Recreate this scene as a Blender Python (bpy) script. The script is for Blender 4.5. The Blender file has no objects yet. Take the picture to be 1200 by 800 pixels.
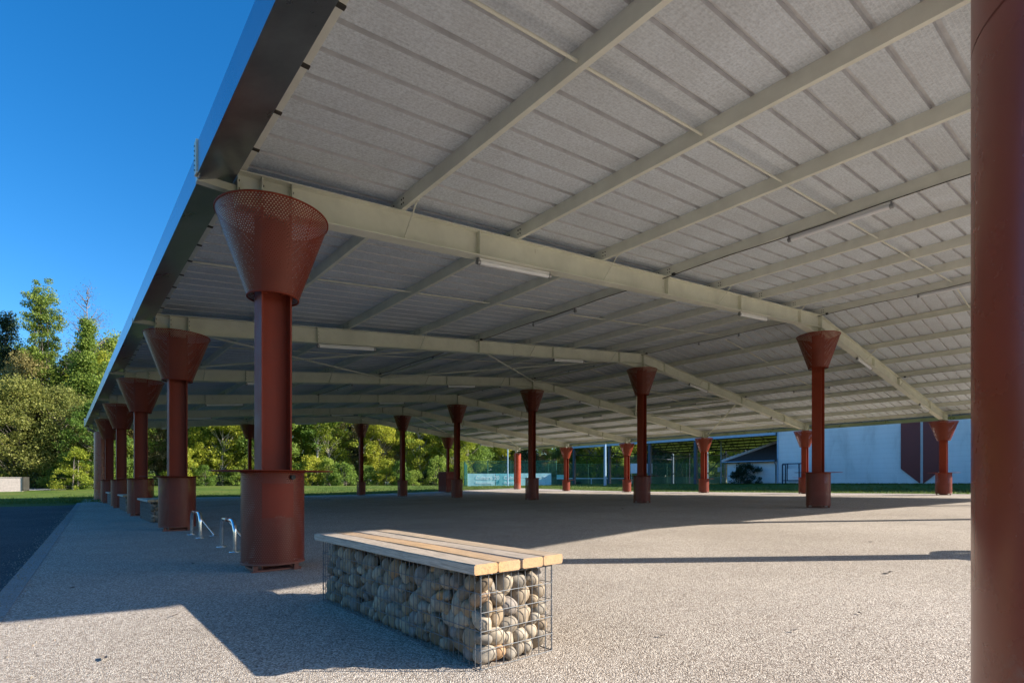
import bpy, math, random
import numpy as np
from mathutils import Vector, Matrix
random.seed(7); rng = np.random.default_rng(11)
sc = bpy.context.scene
COL = sc.collection
TH = 0.7027                       # hall axes: local x runs across the hall, local y along its rows
cT, sT = math.cos(TH), math.sin(TH)
A0, B0, SP, HS = 1.898, 6.529, 6.573, 16.072     # first column, row spacing, half span
SLOPE = 0.1055
ZT = 4.485                        # top of the main beams over the outer columns
FPX, HOR = 627.2, 565.4
def W(a, b, z=0.0): return Vector((a*cT-b*sT, a*sT+b*cT, z))
def toAB(x, y): return (x*cT+y*sT, -x*sT+y*cT)
def ss(t): t = min(1, max(0, t)); return t*t*(3-2*t)
def zg(a, b):
    t = (a-A0)/HS; n = min(6, max(-1, (b-B0)/SP))
    r = 0 if t < 0 else (.218*t if t < 1 else .218+.156*min(1.12, t-1))
    z = r-.039*n*min(1, max(0, t))
    y = a*sT+b*cT
    f = ss((y-42)/23); z = z*(1-f)+.62*f
    g = ss((a-36.5)/13.5)*(1-ss((b-40)/15))
    return z*(1-g)+.88*g
def zgw(x, y): return zg(*toAB(x, y))
def zroof(a):                     # top of beams
    return ZT+SLOPE*((a-A0) if a < A0+HS else (A0+2*HS-a))

# ------------------------------------------------------------------ materials
def nt(name):
    m = bpy.data.materials.new(name); m.use_nodes = True
    t = m.node_tree; b = t.nodes['Principled BSDF']; return m, t, b, t.nodes, t.links
def coords(N, L, kind='Object', scale=None):
    c = N.new('ShaderNodeTexCoord'); o = c.outputs[kind]
    if scale is not None:
        mp = N.new('ShaderNodeMapping'); L.new(o, mp.inputs[0]); mp.inputs['Scale'].default_value = scale; o = mp.outputs[0]
    return o
def noise(N, L, vec, s, det=4, rough=.55, dist=0):
    n = N.new('ShaderNodeTexNoise'); L.new(vec, n.inputs['Vector']); n.inputs['Scale'].default_value = s
    n.inputs['Detail'].default_value = det; n.inputs['Roughness'].default_value = rough; n.inputs['Distortion'].default_value = dist
    return n.outputs['Fac']
def ramp(N, L, fac, stops):
    r = N.new('ShaderNodeValToRGB'); L.new(fac, r.inputs[0]); e = r.color_ramp.elements
    while len(e) < len(stops): e.new(.5)
    for q, (p, c) in zip(e, stops): q.position = p; q.color = (*c, 1) if len(c) == 3 else c
    return r.outputs[0]
def g3(v): return (v, v, v)
def mixc(N, L, fac, a, b, mode='MIX'):
    m = N.new('ShaderNodeMix'); m.data_type = 'RGBA'; m.blend_type = mode
    for sock, v in ((m.inputs[0], fac), (m.inputs[6], a), (m.inputs[7], b)):
        if isinstance(v, (int, float)): sock.default_value = v
        elif isinstance(v, tuple): sock.default_value = (*v, 1)
        else: L.new(v, sock)
    return m.outputs[2]
def bump(N, L, b, h, strength=.3, dist=.01):
    n = N.new('ShaderNodeBump'); L.new(h, n.inputs['Height']); n.inputs['Strength'].default_value = strength
    n.inputs['Distance'].default_value = dist; L.new(n.outputs[0], b.inputs['Normal']); return n
def math_(N, L, op, a, b=None):
    m = N.new('ShaderNodeMath'); m.operation = op
    for i, v in enumerate((a, b)):
        if v is None: continue
        if isinstance(v, (int, float)): m.inputs[i].default_value = v
        else: L.new(v, m.inputs[i])
    return m.outputs[0]
def paint(name, col, rough=.45, metal=0, var=.12, ns=3., bumps=.05, dirt=None, spec=.5, foot=False):
    m, t, b, N, L = nt(name)
    v = coords(N, L)
    n = noise(N, L, v, ns, 6, .65)
    c = ramp(N, L, n, [(.3, tuple(x*(1-var) for x in col)), (.7, tuple(min(1, x*(1+var)) for x in col))])
    if dirt:
        n2 = noise(N, L, coords(N, L, 'Object', (1, 1, .35)), ns*2.3, 8, .7)
        f = ramp(N, L, n2, [(dirt[1], g3(0)), (dirt[1]+.09, g3(1))])
        c = mixc(N, L, f, c, dirt[0])
    if foot:      # splashed dust and scuffs low on the steel
        sx = N.new('ShaderNodeSeparateXYZ'); L.new(v, sx.inputs[0])
        hh = math_(N, L, 'SUBTRACT', sx.outputs[2], math_(N, L, 'MULTIPLY', noise(N, L, v, 7, 7, .7), .9))
        c = mixc(N, L, ramp(N, L, hh, [(-.0, g3(.35)), (.08, g3(0))]), c, (.27, .19, .14))
        sc_ = noise(N, L, coords(N, L, 'Object', (1, 1, .12)), 22, 5, .7)
        c = mixc(N, L, ramp(N, L, sc_, [(.66, g3(0)), (.72, g3(.35))]), c, tuple(min(1, x*2.2+.03) for x in col))
    L.new(c, b.inputs['Base Color'])
    b.inputs['Metallic'].default_value = metal; b.inputs['Specular IOR Level'].default_value = spec
    r = ramp(N, L, n, [(.3, g3(rough*.85)), (.7, g3(min(1, rough*1.2)))]); L.new(r, b.inputs['Roughness'])
    if bumps: bump(N, L, b, noise(N, L, v, ns*14, 3), bumps, .01)
    return m
M = {}
RED = (.235, .037, .016)
M['red'] = paint('red_paint', RED, .55, 0, .1, 2.5, .03, ((.2, .05, .03), .63), .22, True)
M['cream'] = paint('cream_paint', (.72, .73, .62), .42, 0, .1, 2.0, .03, ((.26, .22, .14), .66))
M['purlinmat'] = paint('purlin_paint', (.78, .79, .70), .45, 0, .1, 2.0, .03, ((.30, .17, .07), .70))
M['galv'] = paint('galvanised_sheet', (.30, .31, .33), .30, .85, .22, 1.6, .03)
M['fascia'] = paint('fascia_sheet', (.30, .37, .44), .30, .92, .08, 1.2, .02)
M['wire'] = paint('galvanised_wire', (.15, .155, .16), .5, .5, .2, 20, 0)
M['chrome'] = paint('stainless_tube', (.70, .71, .72), .16, 1, .08, 12, 0)
M['orange'] = paint('orange_band', (.75, .16, .05), .5)
M['black'] = paint('black_plastic', (.015, .015, .017), .5)
M['white'] = paint('white_enamel', (.78, .79, .80), .35, 0, .05)
M['bolt'] = paint('dark_bolt', (.08, .075, .06), .5, .5)
M['bluesteel'] = paint('blue_steel_paint', (.02, .055, .095), .45)
M['darkblue'] = paint('dark_blue_paint', (.015, .03, .07), .5)
M['palepole'] = paint('pale_blue_pole', (.34, .48, .60), .4)
M['greenpost'] = paint('green_post_paint', (.01, .11, .075), .45)
M['maroon'] = paint('maroon_sheet', (.19, .03, .022), .5, 0, .1, 6)
M['concrete'] = paint('grey_concrete', (.56, .46, .39), .85, 0, .18, 5, .3, ((.3, .26, .22), .6))
M['teal'] = paint('banner_teal', (.20, .56, .58), .6, 0, .15, .8, 0)
M['tealdark'] = paint('banner_dark_teal', (.02, .27, .33), .6)
M['tealpale'] = paint('banner_pale_teal', (.42, .72, .72), .6)
M['bannerwhite'] = paint('banner_white', (.85, .9, .9), .6)
M['beigewall'] = paint('beige_house_wall', (.6, .45, .36), .9)
M['tube'] = paint('lamp_tube_plastic', (.82, .84, .88), .3, 0, .03)
M['rooflight'] = paint('pale_roof_sheet', (.5, .5, .48), .6)

def perforated():
    m, t, b, N, L = nt('perforated_red_sheet')
    uv = coords(N, L, 'UV')
    px, py, r = .026, .042, .0058
    def dist(off):
        mp = N.new('ShaderNodeMapping'); L.new(uv, mp.inputs[0]); mp.inputs['Scale'].default_value = (1/px, 1/py, 1); mp.inputs['Location'].default_value = (off, off, 0)
        f = N.new('ShaderNodeVectorMath'); f.operation = 'FRACTION'; L.new(mp.outputs[0], f.inputs[0])
        s = N.new('ShaderNodeVectorMath'); s.operation = 'SUBTRACT'; L.new(f.outputs[0], s.inputs[0]); s.inputs[1].default_value = (.5, .5, 0)
        q = N.new('ShaderNodeVectorMath'); q.operation = 'MULTIPLY'; L.new(s.outputs[0], q.inputs[0]); q.inputs[1].default_value = (px, py, 0)
        l = N.new('ShaderNodeVectorMath'); l.operation = 'LENGTH'; L.new(q.outputs[0], l.inputs[0]); return l.outputs['Value']
    d = math_(N, L, 'MINIMUM', dist(0), dist(.5))
    hole = math_(N, L, 'LESS_THAN', d, r)
    n = noise(N, L, coords(N, L), 3, 5)
    L.new(ramp(N, L, n, [(.3, (.175, .029, .012)), (.7, (.225, .038, .016))]), b.inputs['Base Color'])
    b.inputs['Roughness'].default_value = .42; b.inputs['Specular IOR Level'].default_value = .4
    tr = N.new('ShaderNodeBsdfTransparent'); mx = N.new('ShaderNodeMixShader')
    L.new(hole, mx.inputs[0]); L.new(b.outputs[0], mx.inputs[1]); L.new(tr.outputs[0], mx.inputs[2])
    L.new(mx.outputs[0], N['Material Output'].inputs[0]); return m
M['perf'] = perforated()
M['redgloss'] = paint('red_gloss_paint', (.31, .048, .020), .27, 0, .1, 1.6, .02, ((.17, .04, .025), .66), .6, True)

def mat_ground(name, c1, c2, c3, patch, specks=130., bstr=.9):
    m, t, b, N, L = nt(name)
    v = coords(N, L)
    vo = N.new('ShaderNodeTexVoronoi'); L.new(v, vo.inputs['Vector']); vo.inputs['Scale'].default_value = specks
    sp = ramp(N, L, vo.outputs['Color'], [(.12, c1), (.5, c2), (.9, c3)])
    n1 = noise(N, L, v, .35, 6, .6, .3); n2 = noise(N, L, v, 2.1, 6, .7); n3 = noise(N, L, v, 60, 3, .7)
    c = mixc(N, L, ramp(N, L, n1, [(.35, g3(0)), (.7, g3(1))]), sp, patch, 'MULTIPLY')
    c = mixc(N, L, .6, c, ramp(N, L, n2, [(.3, g3(.84)), (.65, g3(1.0))]), 'MULTIPLY')
    c = mixc(N, L, .75, c, ramp(N, L, n3, [(.38, g3(.50)), (.56, g3(1.0))]), 'MULTIPLY')
    # sparse darker stains
    st = noise(N, L, coords(N, L, 'Object', (.9, .35, 1)), 1.3, 8, .75, .6)
    c = mixc(N, L, ramp(N, L, st, [(.58, g3(0)), (.70, g3(.40))]), c, tuple(x*.45 for x in c2))
    L.new(c, b.inputs['Base Color']); b.inputs['Roughness'].default_value = .88; b.inputs['Specular IOR Level'].default_value = .3
    h = math_(N, L, 'ADD', math_(N, L, 'MULTIPLY', vo.outputs['Distance'], -1.), math_(N, L, 'MULTIPLY', n3, 1.2))
    bump(N, L, b, h, bstr, .006); return m
M['slab'] = mat_ground('exposed_aggregate', (.21, .16, .12), (.53, .445, .36), (.80, .71, .60), (.80, .785, .765), 125.)
M['road'] = mat_ground('worn_asphalt', (.035, .037, .04), (.085, .088, .092), (.17, .17, .17), (.6, .6, .62), 80.)
M['kerbm'] = mat_ground('kerb_concrete', (.25, .24, .22), (.38, .37, .34), (.47, .46, .43), (.8, .8, .8), 160., .5)
M['path'] = mat_ground('pale_gravel', (.35, .32, .27), (.55, .50, .43), (.7, .66, .6), (.9, .9, .88), 60.)

def mat_grass():
    m, t, b, N, L = nt('grass_turf'); v = coords(N, L)
    n1 = noise(N, L, v, .25, 5, .6, .4); n2 = noise(N, L, v, 5, 8, .8); n3 = noise(N, L, v, 1.1, 5, .7)
    c = ramp(N, L, n1, [(.3, (.055, .105, .014)), (.5, (.10, .15, .022)), (.72, (.18, .18, .04))])
    c = mixc(N, L, .8, c, ramp(N, L, n2, [(.3, g3(.35)), (.65, g3(1.25))]), 'MULTIPLY')
    c = mixc(N, L, ramp(N, L, n3, [(.6, g3(0)), (.72, g3(.5))]), c, (.22, .16, .06))
    L.new(c, b.inputs['Base Color']); b.inputs['Roughness'].default_value = .9; b.inputs['Specular IOR Level'].default_value = .15
    bump(N, L, b, n2, 1., .08); return m
M['grass'] = mat_grass()
def mat_leaf(name, lo, hi, tr=.35):
    m, t, b, N, L = nt(name)
    g = N.new('ShaderNodeNewGeometry'); oi = N.new('ShaderNodeObjectInfo')
    c = ramp(N, L, g.outputs['Random Per Island'], [(0, lo), (1, hi)])
    hv = N.new('ShaderNodeHueSaturation'); L.new(c, hv.inputs['Color'])
    L.new(math_(N, L, 'ADD', math_(N, L, 'MULTIPLY', oi.outputs['Random'], .5), .75), hv.inputs['Value'])
    L.new(math_(N, L, 'ADD', math_(N, L, 'MULTIPLY', oi.outputs['Random'], -.04), .52), hv.inputs['Hue'])
    L.new(hv.outputs[0], b.inputs['Base Color']); b.inputs['Roughness'].default_value = .55; b.inputs['Specular IOR Level'].default_value = .25
    d = N.new('ShaderNodeBsdfTranslucent'); L.new(hv.outputs[0], d.inputs[0])
    mx = N.new('ShaderNodeMixShader'); mx.inputs[0].default_value = tr
    L.new(b.outputs[0], mx.inputs[1]); L.new(d.outputs[0], mx.inputs[2]); L.new(mx.outputs[0], N['Material Output'].inputs[0]); return m
M['leaf_oak'] = mat_leaf('leaf_olive', (.07, .10, .018), (.27, .285, .07), .45)
M['leaf_green'] = mat_leaf('leaf_mid_green', (.11, .18, .03), (.32, .42, .075), .55)
M['leaf_yellow'] = mat_leaf('leaf_yellow_green', (.18, .24, .025), (.50, .50, .06), .55)
M['leaf_poplar'] = mat_leaf('leaf_poplar', (.09, .16, .025), (.32, .39, .07), .45)
M['leaf_dark'] = mat_leaf('leaf_dark', (.012, .03, .012), (.06, .09, .03), .2)
M['leaf_brown'] = mat_leaf('leaf_autumn', (.20, .16, .05), (.44, .35, .14), .5)
M['leaf_bare'] = mat_leaf('leaf_dry_twig', (.10, .08, .08), (.20, .15, .14), .2)
M['leaf_grass'] = mat_leaf('grass_blade', (.06, .11, .015), (.20, .24, .05), .4)
M['bark'] = paint('grey_bark', (.17, .14, .115), .9, 0, .35, 4, .6)
M['barkpale'] = paint('pale_bark', (.42, .37, .31), .9, 0, .3, 3, .5)

def mat_deck():
    m, t, b, N, L = nt('felted_roof_sheet')
    v = coords(N, L)
    n = noise(N, L, v, 34, 7, .8); n2 = noise(N, L, v, .7, 5, .6, .5)
    c = ramp(N, L, n, [(.34, (.52, .575, .63)), (.60, (.81, .89, .97))])
    c = mixc(N, L, .8, c, ramp(N, L, n2, [(.3, (.80, .78, .75)), (.7, g3(1.0))]), 'MULTIPLY')
    w = N.new('ShaderNodeTexWave'); w.bands_direction = 'Y'; L.new(v, w.inputs['Vector']); w.inputs['Scale'].default_value = 8.6; w.inputs['Distortion'].default_value = .25
    w.inputs['Detail'].default_value = 1
    ws = ramp(N, L, w.outputs[0], [(.86, g3(0)), (.97, g3(1))])
    c = mixc(N, L, math_(N, L, 'MULTIPLY', ws, .22), c, (.95, .95, .95))
    # a few small damp spots
    sp = noise(N, L, v, 3.5, 8, .8); c = mixc(N, L, ramp(N, L, sp, [(.70, g3(0)), (.74, g3(.35))]), c, (.12, .10, .08))
    L.new(c, b.inputs['Base Color']); b.inputs['Roughness'].default_value = .85; b.inputs['Specular IOR Level'].default_value = .2
    bump(N, L, b, math_(N, L, 'ADD', n, math_(N, L, 'MULTIPLY', w.outputs[0], .5)), .35, .004); return m
M['deck'] = mat_deck()
M['rib'] = paint('shaded_rib_sheet', (.66, .68, .70), .6, 0, .15, 4, .05)  # shade of the rib recesses put into a separate greyer tone
def mat_wood(name='weathered_plank', c1=(.24, .17, .11), c2=(.50, .41, .31), tint=(1.0, .87, .72)):
    m, t, b, N, L = nt(name)
    v = coords(N, L, 'Object', (14, 1.1, 14))
    oi = N.new('ShaderNodeObjectInfo')
    n = noise(N, L, v, 3.2, 8, .7, 1.2); n2 = noise(N, L, coords(N, L), 2.2, 5)
    fine = noise(N, L, coords(N, L, 'Object', (60, 2, 60)), 4, 4)
    c = ramp(N, L, n, [(.28, c1), (.5, c2), (.72, tuple(min(1, x*1.25) for x in c2))])
    c = mixc(N, L, ramp(N, L, n2, [(.35, g3(0)), (.7, g3(.5))]), c, (.36, .33, .30))
    c = mixc(N, L, oi.outputs['Random'], c, mixc(N, L, 1., c, tint, 'MULTIPLY'))
    c = mixc(N, L, .5, c, ramp(N, L, fine, [(.38, g3(.38)), (.56, g3(1.))]), 'MULTIPLY')
    L.new(c, b.inputs['Base Color']); b.inputs['Roughness'].default_value = .7
    bump(N, L, b, fine, .4, .003); return m
M['wood'] = mat_wood()
M['wood_gold'] = mat_wood('golden_plank', (.27, .17, .085), (.55, .37, .205), (1., .9, .8))
M['wood_grey'] = mat_wood('greyed_plank', (.24, .195, .15), (.51, .43, .345), (.95, .9, .85))
M['woodend'] = mat_wood('sawn_plank_end', (.30, .14, .05), (.60, .36, .16), (1, .85, .65))
def mat_stone():
    m, t, b, N, L = nt('river_cobble')
    a = N.new('ShaderNodeAttribute'); a.attribute_name = 'tone'
    c = ramp(N, L, a.outputs['Fac'], [(0, (.13, .09, .055)), (.2, (.36, .26, .155)), (.45, (.23, .195, .15)), (.7, (.48, .385, .265)), (.88, (.22, .205, .185)), (1, (.46, .25, .10))])
    v = coords(N, L); n = noise(N, L, v, 28, 7, .7, .4); n2 = noise(N, L, v, 9, 5, .6, .8)
    c = mixc(N, L, .8, c, ramp(N, L, n, [(.3, g3(.62)), (.65, g3(1.12))]), 'MULTIPLY')
    c = mixc(N, L, ramp(N, L, n2, [(.55, g3(0)), (.68, g3(.5))]), c, (.33, .24, .14))
    L.new(c, b.inputs['Base Color']); b.inputs['Roughness'].default_value = .72
    bump(N, L, b, n, .35, .004); return m
M['stone'] = mat_stone()
def mat_render():
    m, t, b, N, L = nt('pale_wall_render')
    v = coords(N, L)
    n = noise(N, L, coords(N, L, 'Object', (1, 1, .22)), .9, 8, .7, .4); n2 = noise(N, L, v, .3, 4)
    w = N.new('ShaderNodeTexWave'); w.bands_direction = 'Z'; L.new(v, w.inputs[0]); w.inputs['Scale'].default_value = .8; w.inputs['Distortion'].default_value = .4
    c = ramp(N, L, n, [(.3, (.68, .66, .63)), (.5, (.85, .84, .81)), (.7, (.89, .88, .86))])
    c = mixc(N, L, .35, c, ramp(N, L, n2, [(.35, g3(.75)), (.65, g3(1))]), 'MULTIPLY')
    c = mixc(N, L, math_(N, L, 'MULTIPLY', ramp(N, L, w.outputs[0], [(.9, g3(0)), (1, g3(1))]), .12), c, (.45, .44, .42))
    L.new(c, b.inputs['Base Color']); b.inputs['Roughness'].default_value = .9; bump(N, L, b, n, .2, .01); return m
M['render'] = mat_render()
def mat_tile():
    m, t, b, N, L = nt('clay_roof_tile'); v = coords(N, L)
    n = noise(N, L, v, 5, 6, .7)
    c = ramp(N, L, n, [(.3, (.05, .03, .025)), (.7, (.12, .075, .06))])
    L.new(c, b.inputs['Base Color']); b.inputs['Roughness'].default_value = .85
    w = N.new('ShaderNodeTexWave'); w.bands_direction = 'Y'; L.new(v, w.inputs[0]); w.inputs['Scale'].default_value = 2.2
    bump(N, L, b, w.outputs[0], .8, .04); return m
M['tile'] = mat_tile()
M['tilecap'] = paint('pale_ridge_tile', (.66, .55, .48), .85)
def mat_mesh():
    m, t, b, N, L = nt('green_wire_mesh')
    uv = coords(N, L, 'UV'); s = N.new('ShaderNodeSeparateXYZ'); L.new(uv, s.inputs[0])
    def line(o):
        f = math_(N, L, 'FRACT', math_(N, L, 'MULTIPLY', o, 20.)); return math_(N, L, 'LESS_THAN', f, .11)
    k = math_(N, L, 'MAXIMUM', line(s.outputs[0]), line(s.outputs[1]))
    b.inputs['Base Color'].default_value = (.012, .13, .10, 1); b.inputs['Roughness'].default_value = .45
    tr = N.new('ShaderNodeBsdfTransparent'); mx = N.new('ShaderNodeMixShader')
    L.new(k, mx.inputs[0]); L.new(tr.outputs[0], mx.inputs[1]); L.new(b.outputs[0], mx.inputs[2]); L.new(mx.outputs[0], N['Material Output'].inputs[0]); return m
M['mesh'] = mat_mesh()
M['windbreak'] = paint('green_windbreak', (.008, .05, .045), .8)

# ------------------------------------------------------------------ mesh builder
class MB:
    def __init__(s): s.v = []; s.f = []; s.m = []; s.uv = {}; s.sm = []
    def add(s, vs, fs, mi=0, smooth=False, uvs=None):
        o = len(s.v); s.v += [tuple(p) for p in vs]
        for k, f in enumerate(fs):
            if uvs: s.uv[len(s.f)] = uvs[k]
            s.f.append(tuple(i+o for i in f)); s.m.append(mi); s.sm.append(smooth)
        return s
    def hexa(s, p, mi=0):          # p: 8 points, bottom ring then top ring
        return s.add(p, [(3,2,1,0),(4,5,6,7),(0,1,5,4),(1,2,6,5),(2,3,7,6),(3,0,4,7)], mi)
    def box(s, x0, x1, y0, y1, z0, z1, mi=0):
        return s.hexa([(x0,y0,z0),(x1,y0,z0),(x1,y1,z0),(x0,y1,z0),(x0,y0,z1),(x1,y0,z1),(x1,y1,z1),(x0,y1,z1)], mi)
    def tube(s, p0, p1, r0, r1=None, seg=8, mi=0, cap=True, smooth=True):
        return s.path([p0, p1], [r0, r0 if r1 is None else r1], seg, mi, cap, smooth)
    def path(s, pts, rs, seg=8, mi=0, cap=True, smooth=True):
        pts = [Vector(p) for p in pts]
        if not hasattr(rs, '__len__'): rs = [rs]*len(pts)
        vs = []; n = len(pts); up = None
        for i, p in enumerate(pts):
            d = (pts[min(i+1, n-1)]-pts[max(i-1, 0)]).normalized()
            if up is None: up = Vector((0,0,1)) if abs(d.z) < .95 else Vector((1,0,0))
            u = d.cross(up).normalized(); w = u.cross(d).normalized(); up = w
            for k in range(seg):
                a = 2*math.pi*k/seg; vs.append(p+(u*math.cos(a)+w*math.sin(a))*rs[i])
        fs = [(i*seg+k, i*seg+(k+1)%seg, (i+1)*seg+(k+1)%seg, (i+1)*seg+k) for i in range(n-1) for k in range(seg)]
        s.add(vs, fs, mi, smooth)
        if cap:
            s.add(vs[:seg], [tuple(range(seg))[::-1]], mi); s.add(vs[-seg:], [tuple(range(seg))], mi)
        return s
    def lathe(s, prof, seg=48, mi=0, smooth=True, uvm=True, c=(0,0)):
        vs = []; n = len(prof)
        for r, z in prof:
            for k in range(seg):
                a = 2*math.pi*k/seg; vs.append((c[0]+r*math.cos(a), c[1]+r*math.sin(a), z))
        fs = []; uvs = []; dist = 0
        for i in range(n-1):
            l = math.hypot(prof[i+1][0]-prof[i][0], prof[i+1][1]-prof[i][1])
            rm = max(.3, (prof[i+1][0]+prof[i][0])/2); cir = round(2*math.pi*rm/.026)*.026
            for k in range(seg):
                fs.append((i*seg+k, i*seg+(k+1)%seg, (i+1)*seg+(k+1)%seg, (i+1)*seg+k))
                u0, u1 = k/seg*cir, (k+1)/seg*cir
                uvs.append([(u0,dist),(u1,dist),(u1,dist+l),(u0,dist+l)])
            dist += l
        return s.add(vs, fs, mi, smooth, uvs)
    def build(s, name, mats, parent=None, loc=None, rz=0):
        me = bpy.data.meshes.new(name); me.from_pydata(s.v, [], s.f)
        for m in (mats if isinstance(mats, (list, tuple)) else [mats]): me.materials.append(m)
        me.polygons.foreach_set('material_index', s.m); me.polygons.foreach_set('use_smooth', s.sm)
        if s.uv:
            ul = me.uv_layers.new(name='UVMap')
            for fi, uvs in s.uv.items():
                for li, q in zip(me.polygons[fi].loop_indices, uvs): ul.data[li].uv = q
        me.update()
        o = bpy.data.objects.new(name, me); COL.objects.link(o); o.parent = parent
        if loc is not None: o.location = loc
        o.rotation_euler.z = rz
        return o
def mesh_np(name, verts, quads, mat, parent=None, attr=None, smooth=False):
    me = bpy.data.meshes.new(name); nv, nf, k = len(verts), len(quads), quads.shape[1]
    me.vertices.add(nv); me.vertices.foreach_set('co', np.asarray(verts, np.float32).ravel())
    me.loops.add(nf*k); me.loops.foreach_set('vertex_index', np.asarray(quads, np.int32).ravel())
    me.polygons.add(nf); me.polygons.foreach_set('loop_start', np.arange(nf, dtype=np.int32)*k)
    me.polygons.foreach_set('loop_total', np.full(nf, k, np.int32))
    if smooth: me.polygons.foreach_set('use_smooth', np.ones(nf, bool))
    me.materials.append(mat); me.update(calc_edges=True)
    if attr is not None:
        at = me.attributes.new('tone', 'FLOAT', 'POINT'); at.data.foreach_set('value', np.asarray(attr, np.float32))
    o = bpy.data.objects.new(name, me); COL.objects.link(o); o.parent = parent; return o
def tag(o, label=None, cat=None, group=None, kind=None):
    if label: o['label'] = label
    if cat: o['category'] = cat
    if group: o['group'] = group
    if kind: o['kind'] = kind
    return o
def empty(name, loc, rz=0, label=None, cat=None, group=None):
    o = bpy.data.objects.new(name, None); COL.objects.link(o); o.location = loc; o.rotation_euler.z = rz
    o.empty_display_size = .2
    return tag(o, label, cat, group)
def children(o): return [c for c in list(COL.objects) if c.parent == o]
KIDS = {}
def copy_tree(o, parent=None, depth=0):
    if o.name not in KIDS: KIDS[o.name] = children(o)
    c = o.copy(); COL.objects.link(c); c.parent = parent
    for ch in KIDS[o.name]: copy_tree(ch, c, depth+1)
    return c

# ------------------------------------------------------------------ ground
def grid_sheet(name, As, Bs, zf, mat, kind='structure', off=0.0):
    na, nb = len(As), len(Bs)
    v = np.zeros((na*nb, 3)); k = 0
    for a in As:
        for b in Bs:
            p = W(a, b, zf(a, b)+off); v[k] = p; k += 1
    i = np.arange(na-1)[:, None]*nb+np.arange(nb-1)[None, :]; i = i.ravel()
    q = np.stack([i, i+nb, i+nb+1, i+1], 1)
    o = mesh_np(name, v, q, mat, smooth=True); tag(o, kind=kind); return o
def kerbA(b):                     # left edge of the paving
    xs = [-40, 0, 5, 7, 9.8, 20, 42, 60]; ys = [-.40, -.36, -.32, -.24, -.12, .3, 1.15, 1.5]
    return float(np.interp(b, xs, ys))
def inslab(a, b): return kerbA(b)-6 < a < 36.2 and -29 < b < 41.0
far = [-900, -500, -280, -160, -100, -70, -55, -45]
As = far+list(np.arange(-38, 76, 1.))+[80, 90, 110, 150, 230, 400, 900]
Bs = far+list(np.arange(-38, 86, 1.))+[92, 105, 130, 170, 260, 450, 900]
def zground(a, b):
    z = zg(a, b)
    d = min(a-(kerbA(b)-6.5), 36.4-a, b+29.5, 41.4-b)
    if a < kerbA(b): d = min(a-(-15.5), kerbA(b)+60, b+29.5, 33-b)
    return z-.10*ss(d/1.2)
grass = grid_sheet('ground', As, Bs, zground, M['grass'])
# paving slab
nb = 90; bs = np.linspace(-30, 41.5, nb)
sa = list(np.linspace(0, 1, 60))
v = []; 
for t in sa:
    for b in bs:
        a0 = kerbA(b); a1 = 36.3+.12*math.sin(b*.9); a = a0+(a1-a0)*t
        v.append(W(a, b, zg(a, b)+.012))
i = (np.arange(59)[:, None]*nb+np.arange(nb-1)[None, :]).ravel()
slab = mesh_np('pavement', np.array([list(p) for p in v]), np.stack([i, i+nb, i+nb+1, i+1], 1), M['slab'], smooth=True); tag(slab, kind='structure')
# road to the left
v = []; bs2 = np.linspace(-30, 33.6, nb)
for t in np.linspace(0, 1, 12):
    for b in bs2:
        a0 = kerbA(b)-.13; a = a0+(-16-a0)*t; v.append(W(a, b+.15*math.sin(a*1.3), zg(a, b)-.055))
i = (np.arange(11)[:, None]*nb+np.arange(nb-1)[None, :]).ravel()
road = mesh_np('road', np.array([list(p) for p in v]), np.stack([i, i+1, i+nb+1, i+nb], 1), M['road'], smooth=True); tag(road, kind='structure')
kb = MB()
bs3 = list(np.arange(-20, 34.5, 1.0))
for b0, b1 in zip(bs3[:-1], bs3[1:]):
    b1 -= .006; p = []
    for z in (-.12, .016):
        p += [W(kerbA(b0)-.15, b0, z), W(kerbA(b0)+.0, b0, z), W(kerbA(b1)+.0, b1, z), W(kerbA(b1)-.15, b1, z)]
    kb.hexa(p)
k = kb.build('kerb', M['kerbm']); tag(k, kind='structure')
# gravel path beyond, on the left
pv = [(-40.5, 48.6), (-44.5, 52.5), (-52, 54), (-75, 56), (-75, 51.5), (-52, 50.2), (-46, 49)]
pb = MB()
def px(x, yd): return ((x-600)/FPX*yd, yd)
pl = [px(78,53), px(60,55.5), px(20,57), px(-60,58), px(-60,52), px(0,51.5), px(40,51.5)]
pb.add([(x, y, zgw(x, y)+.05) for x, y in pl], [tuple(range(len(pl)))]); pb.build('path', M['path'])['kind'] = 'structure'

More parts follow.
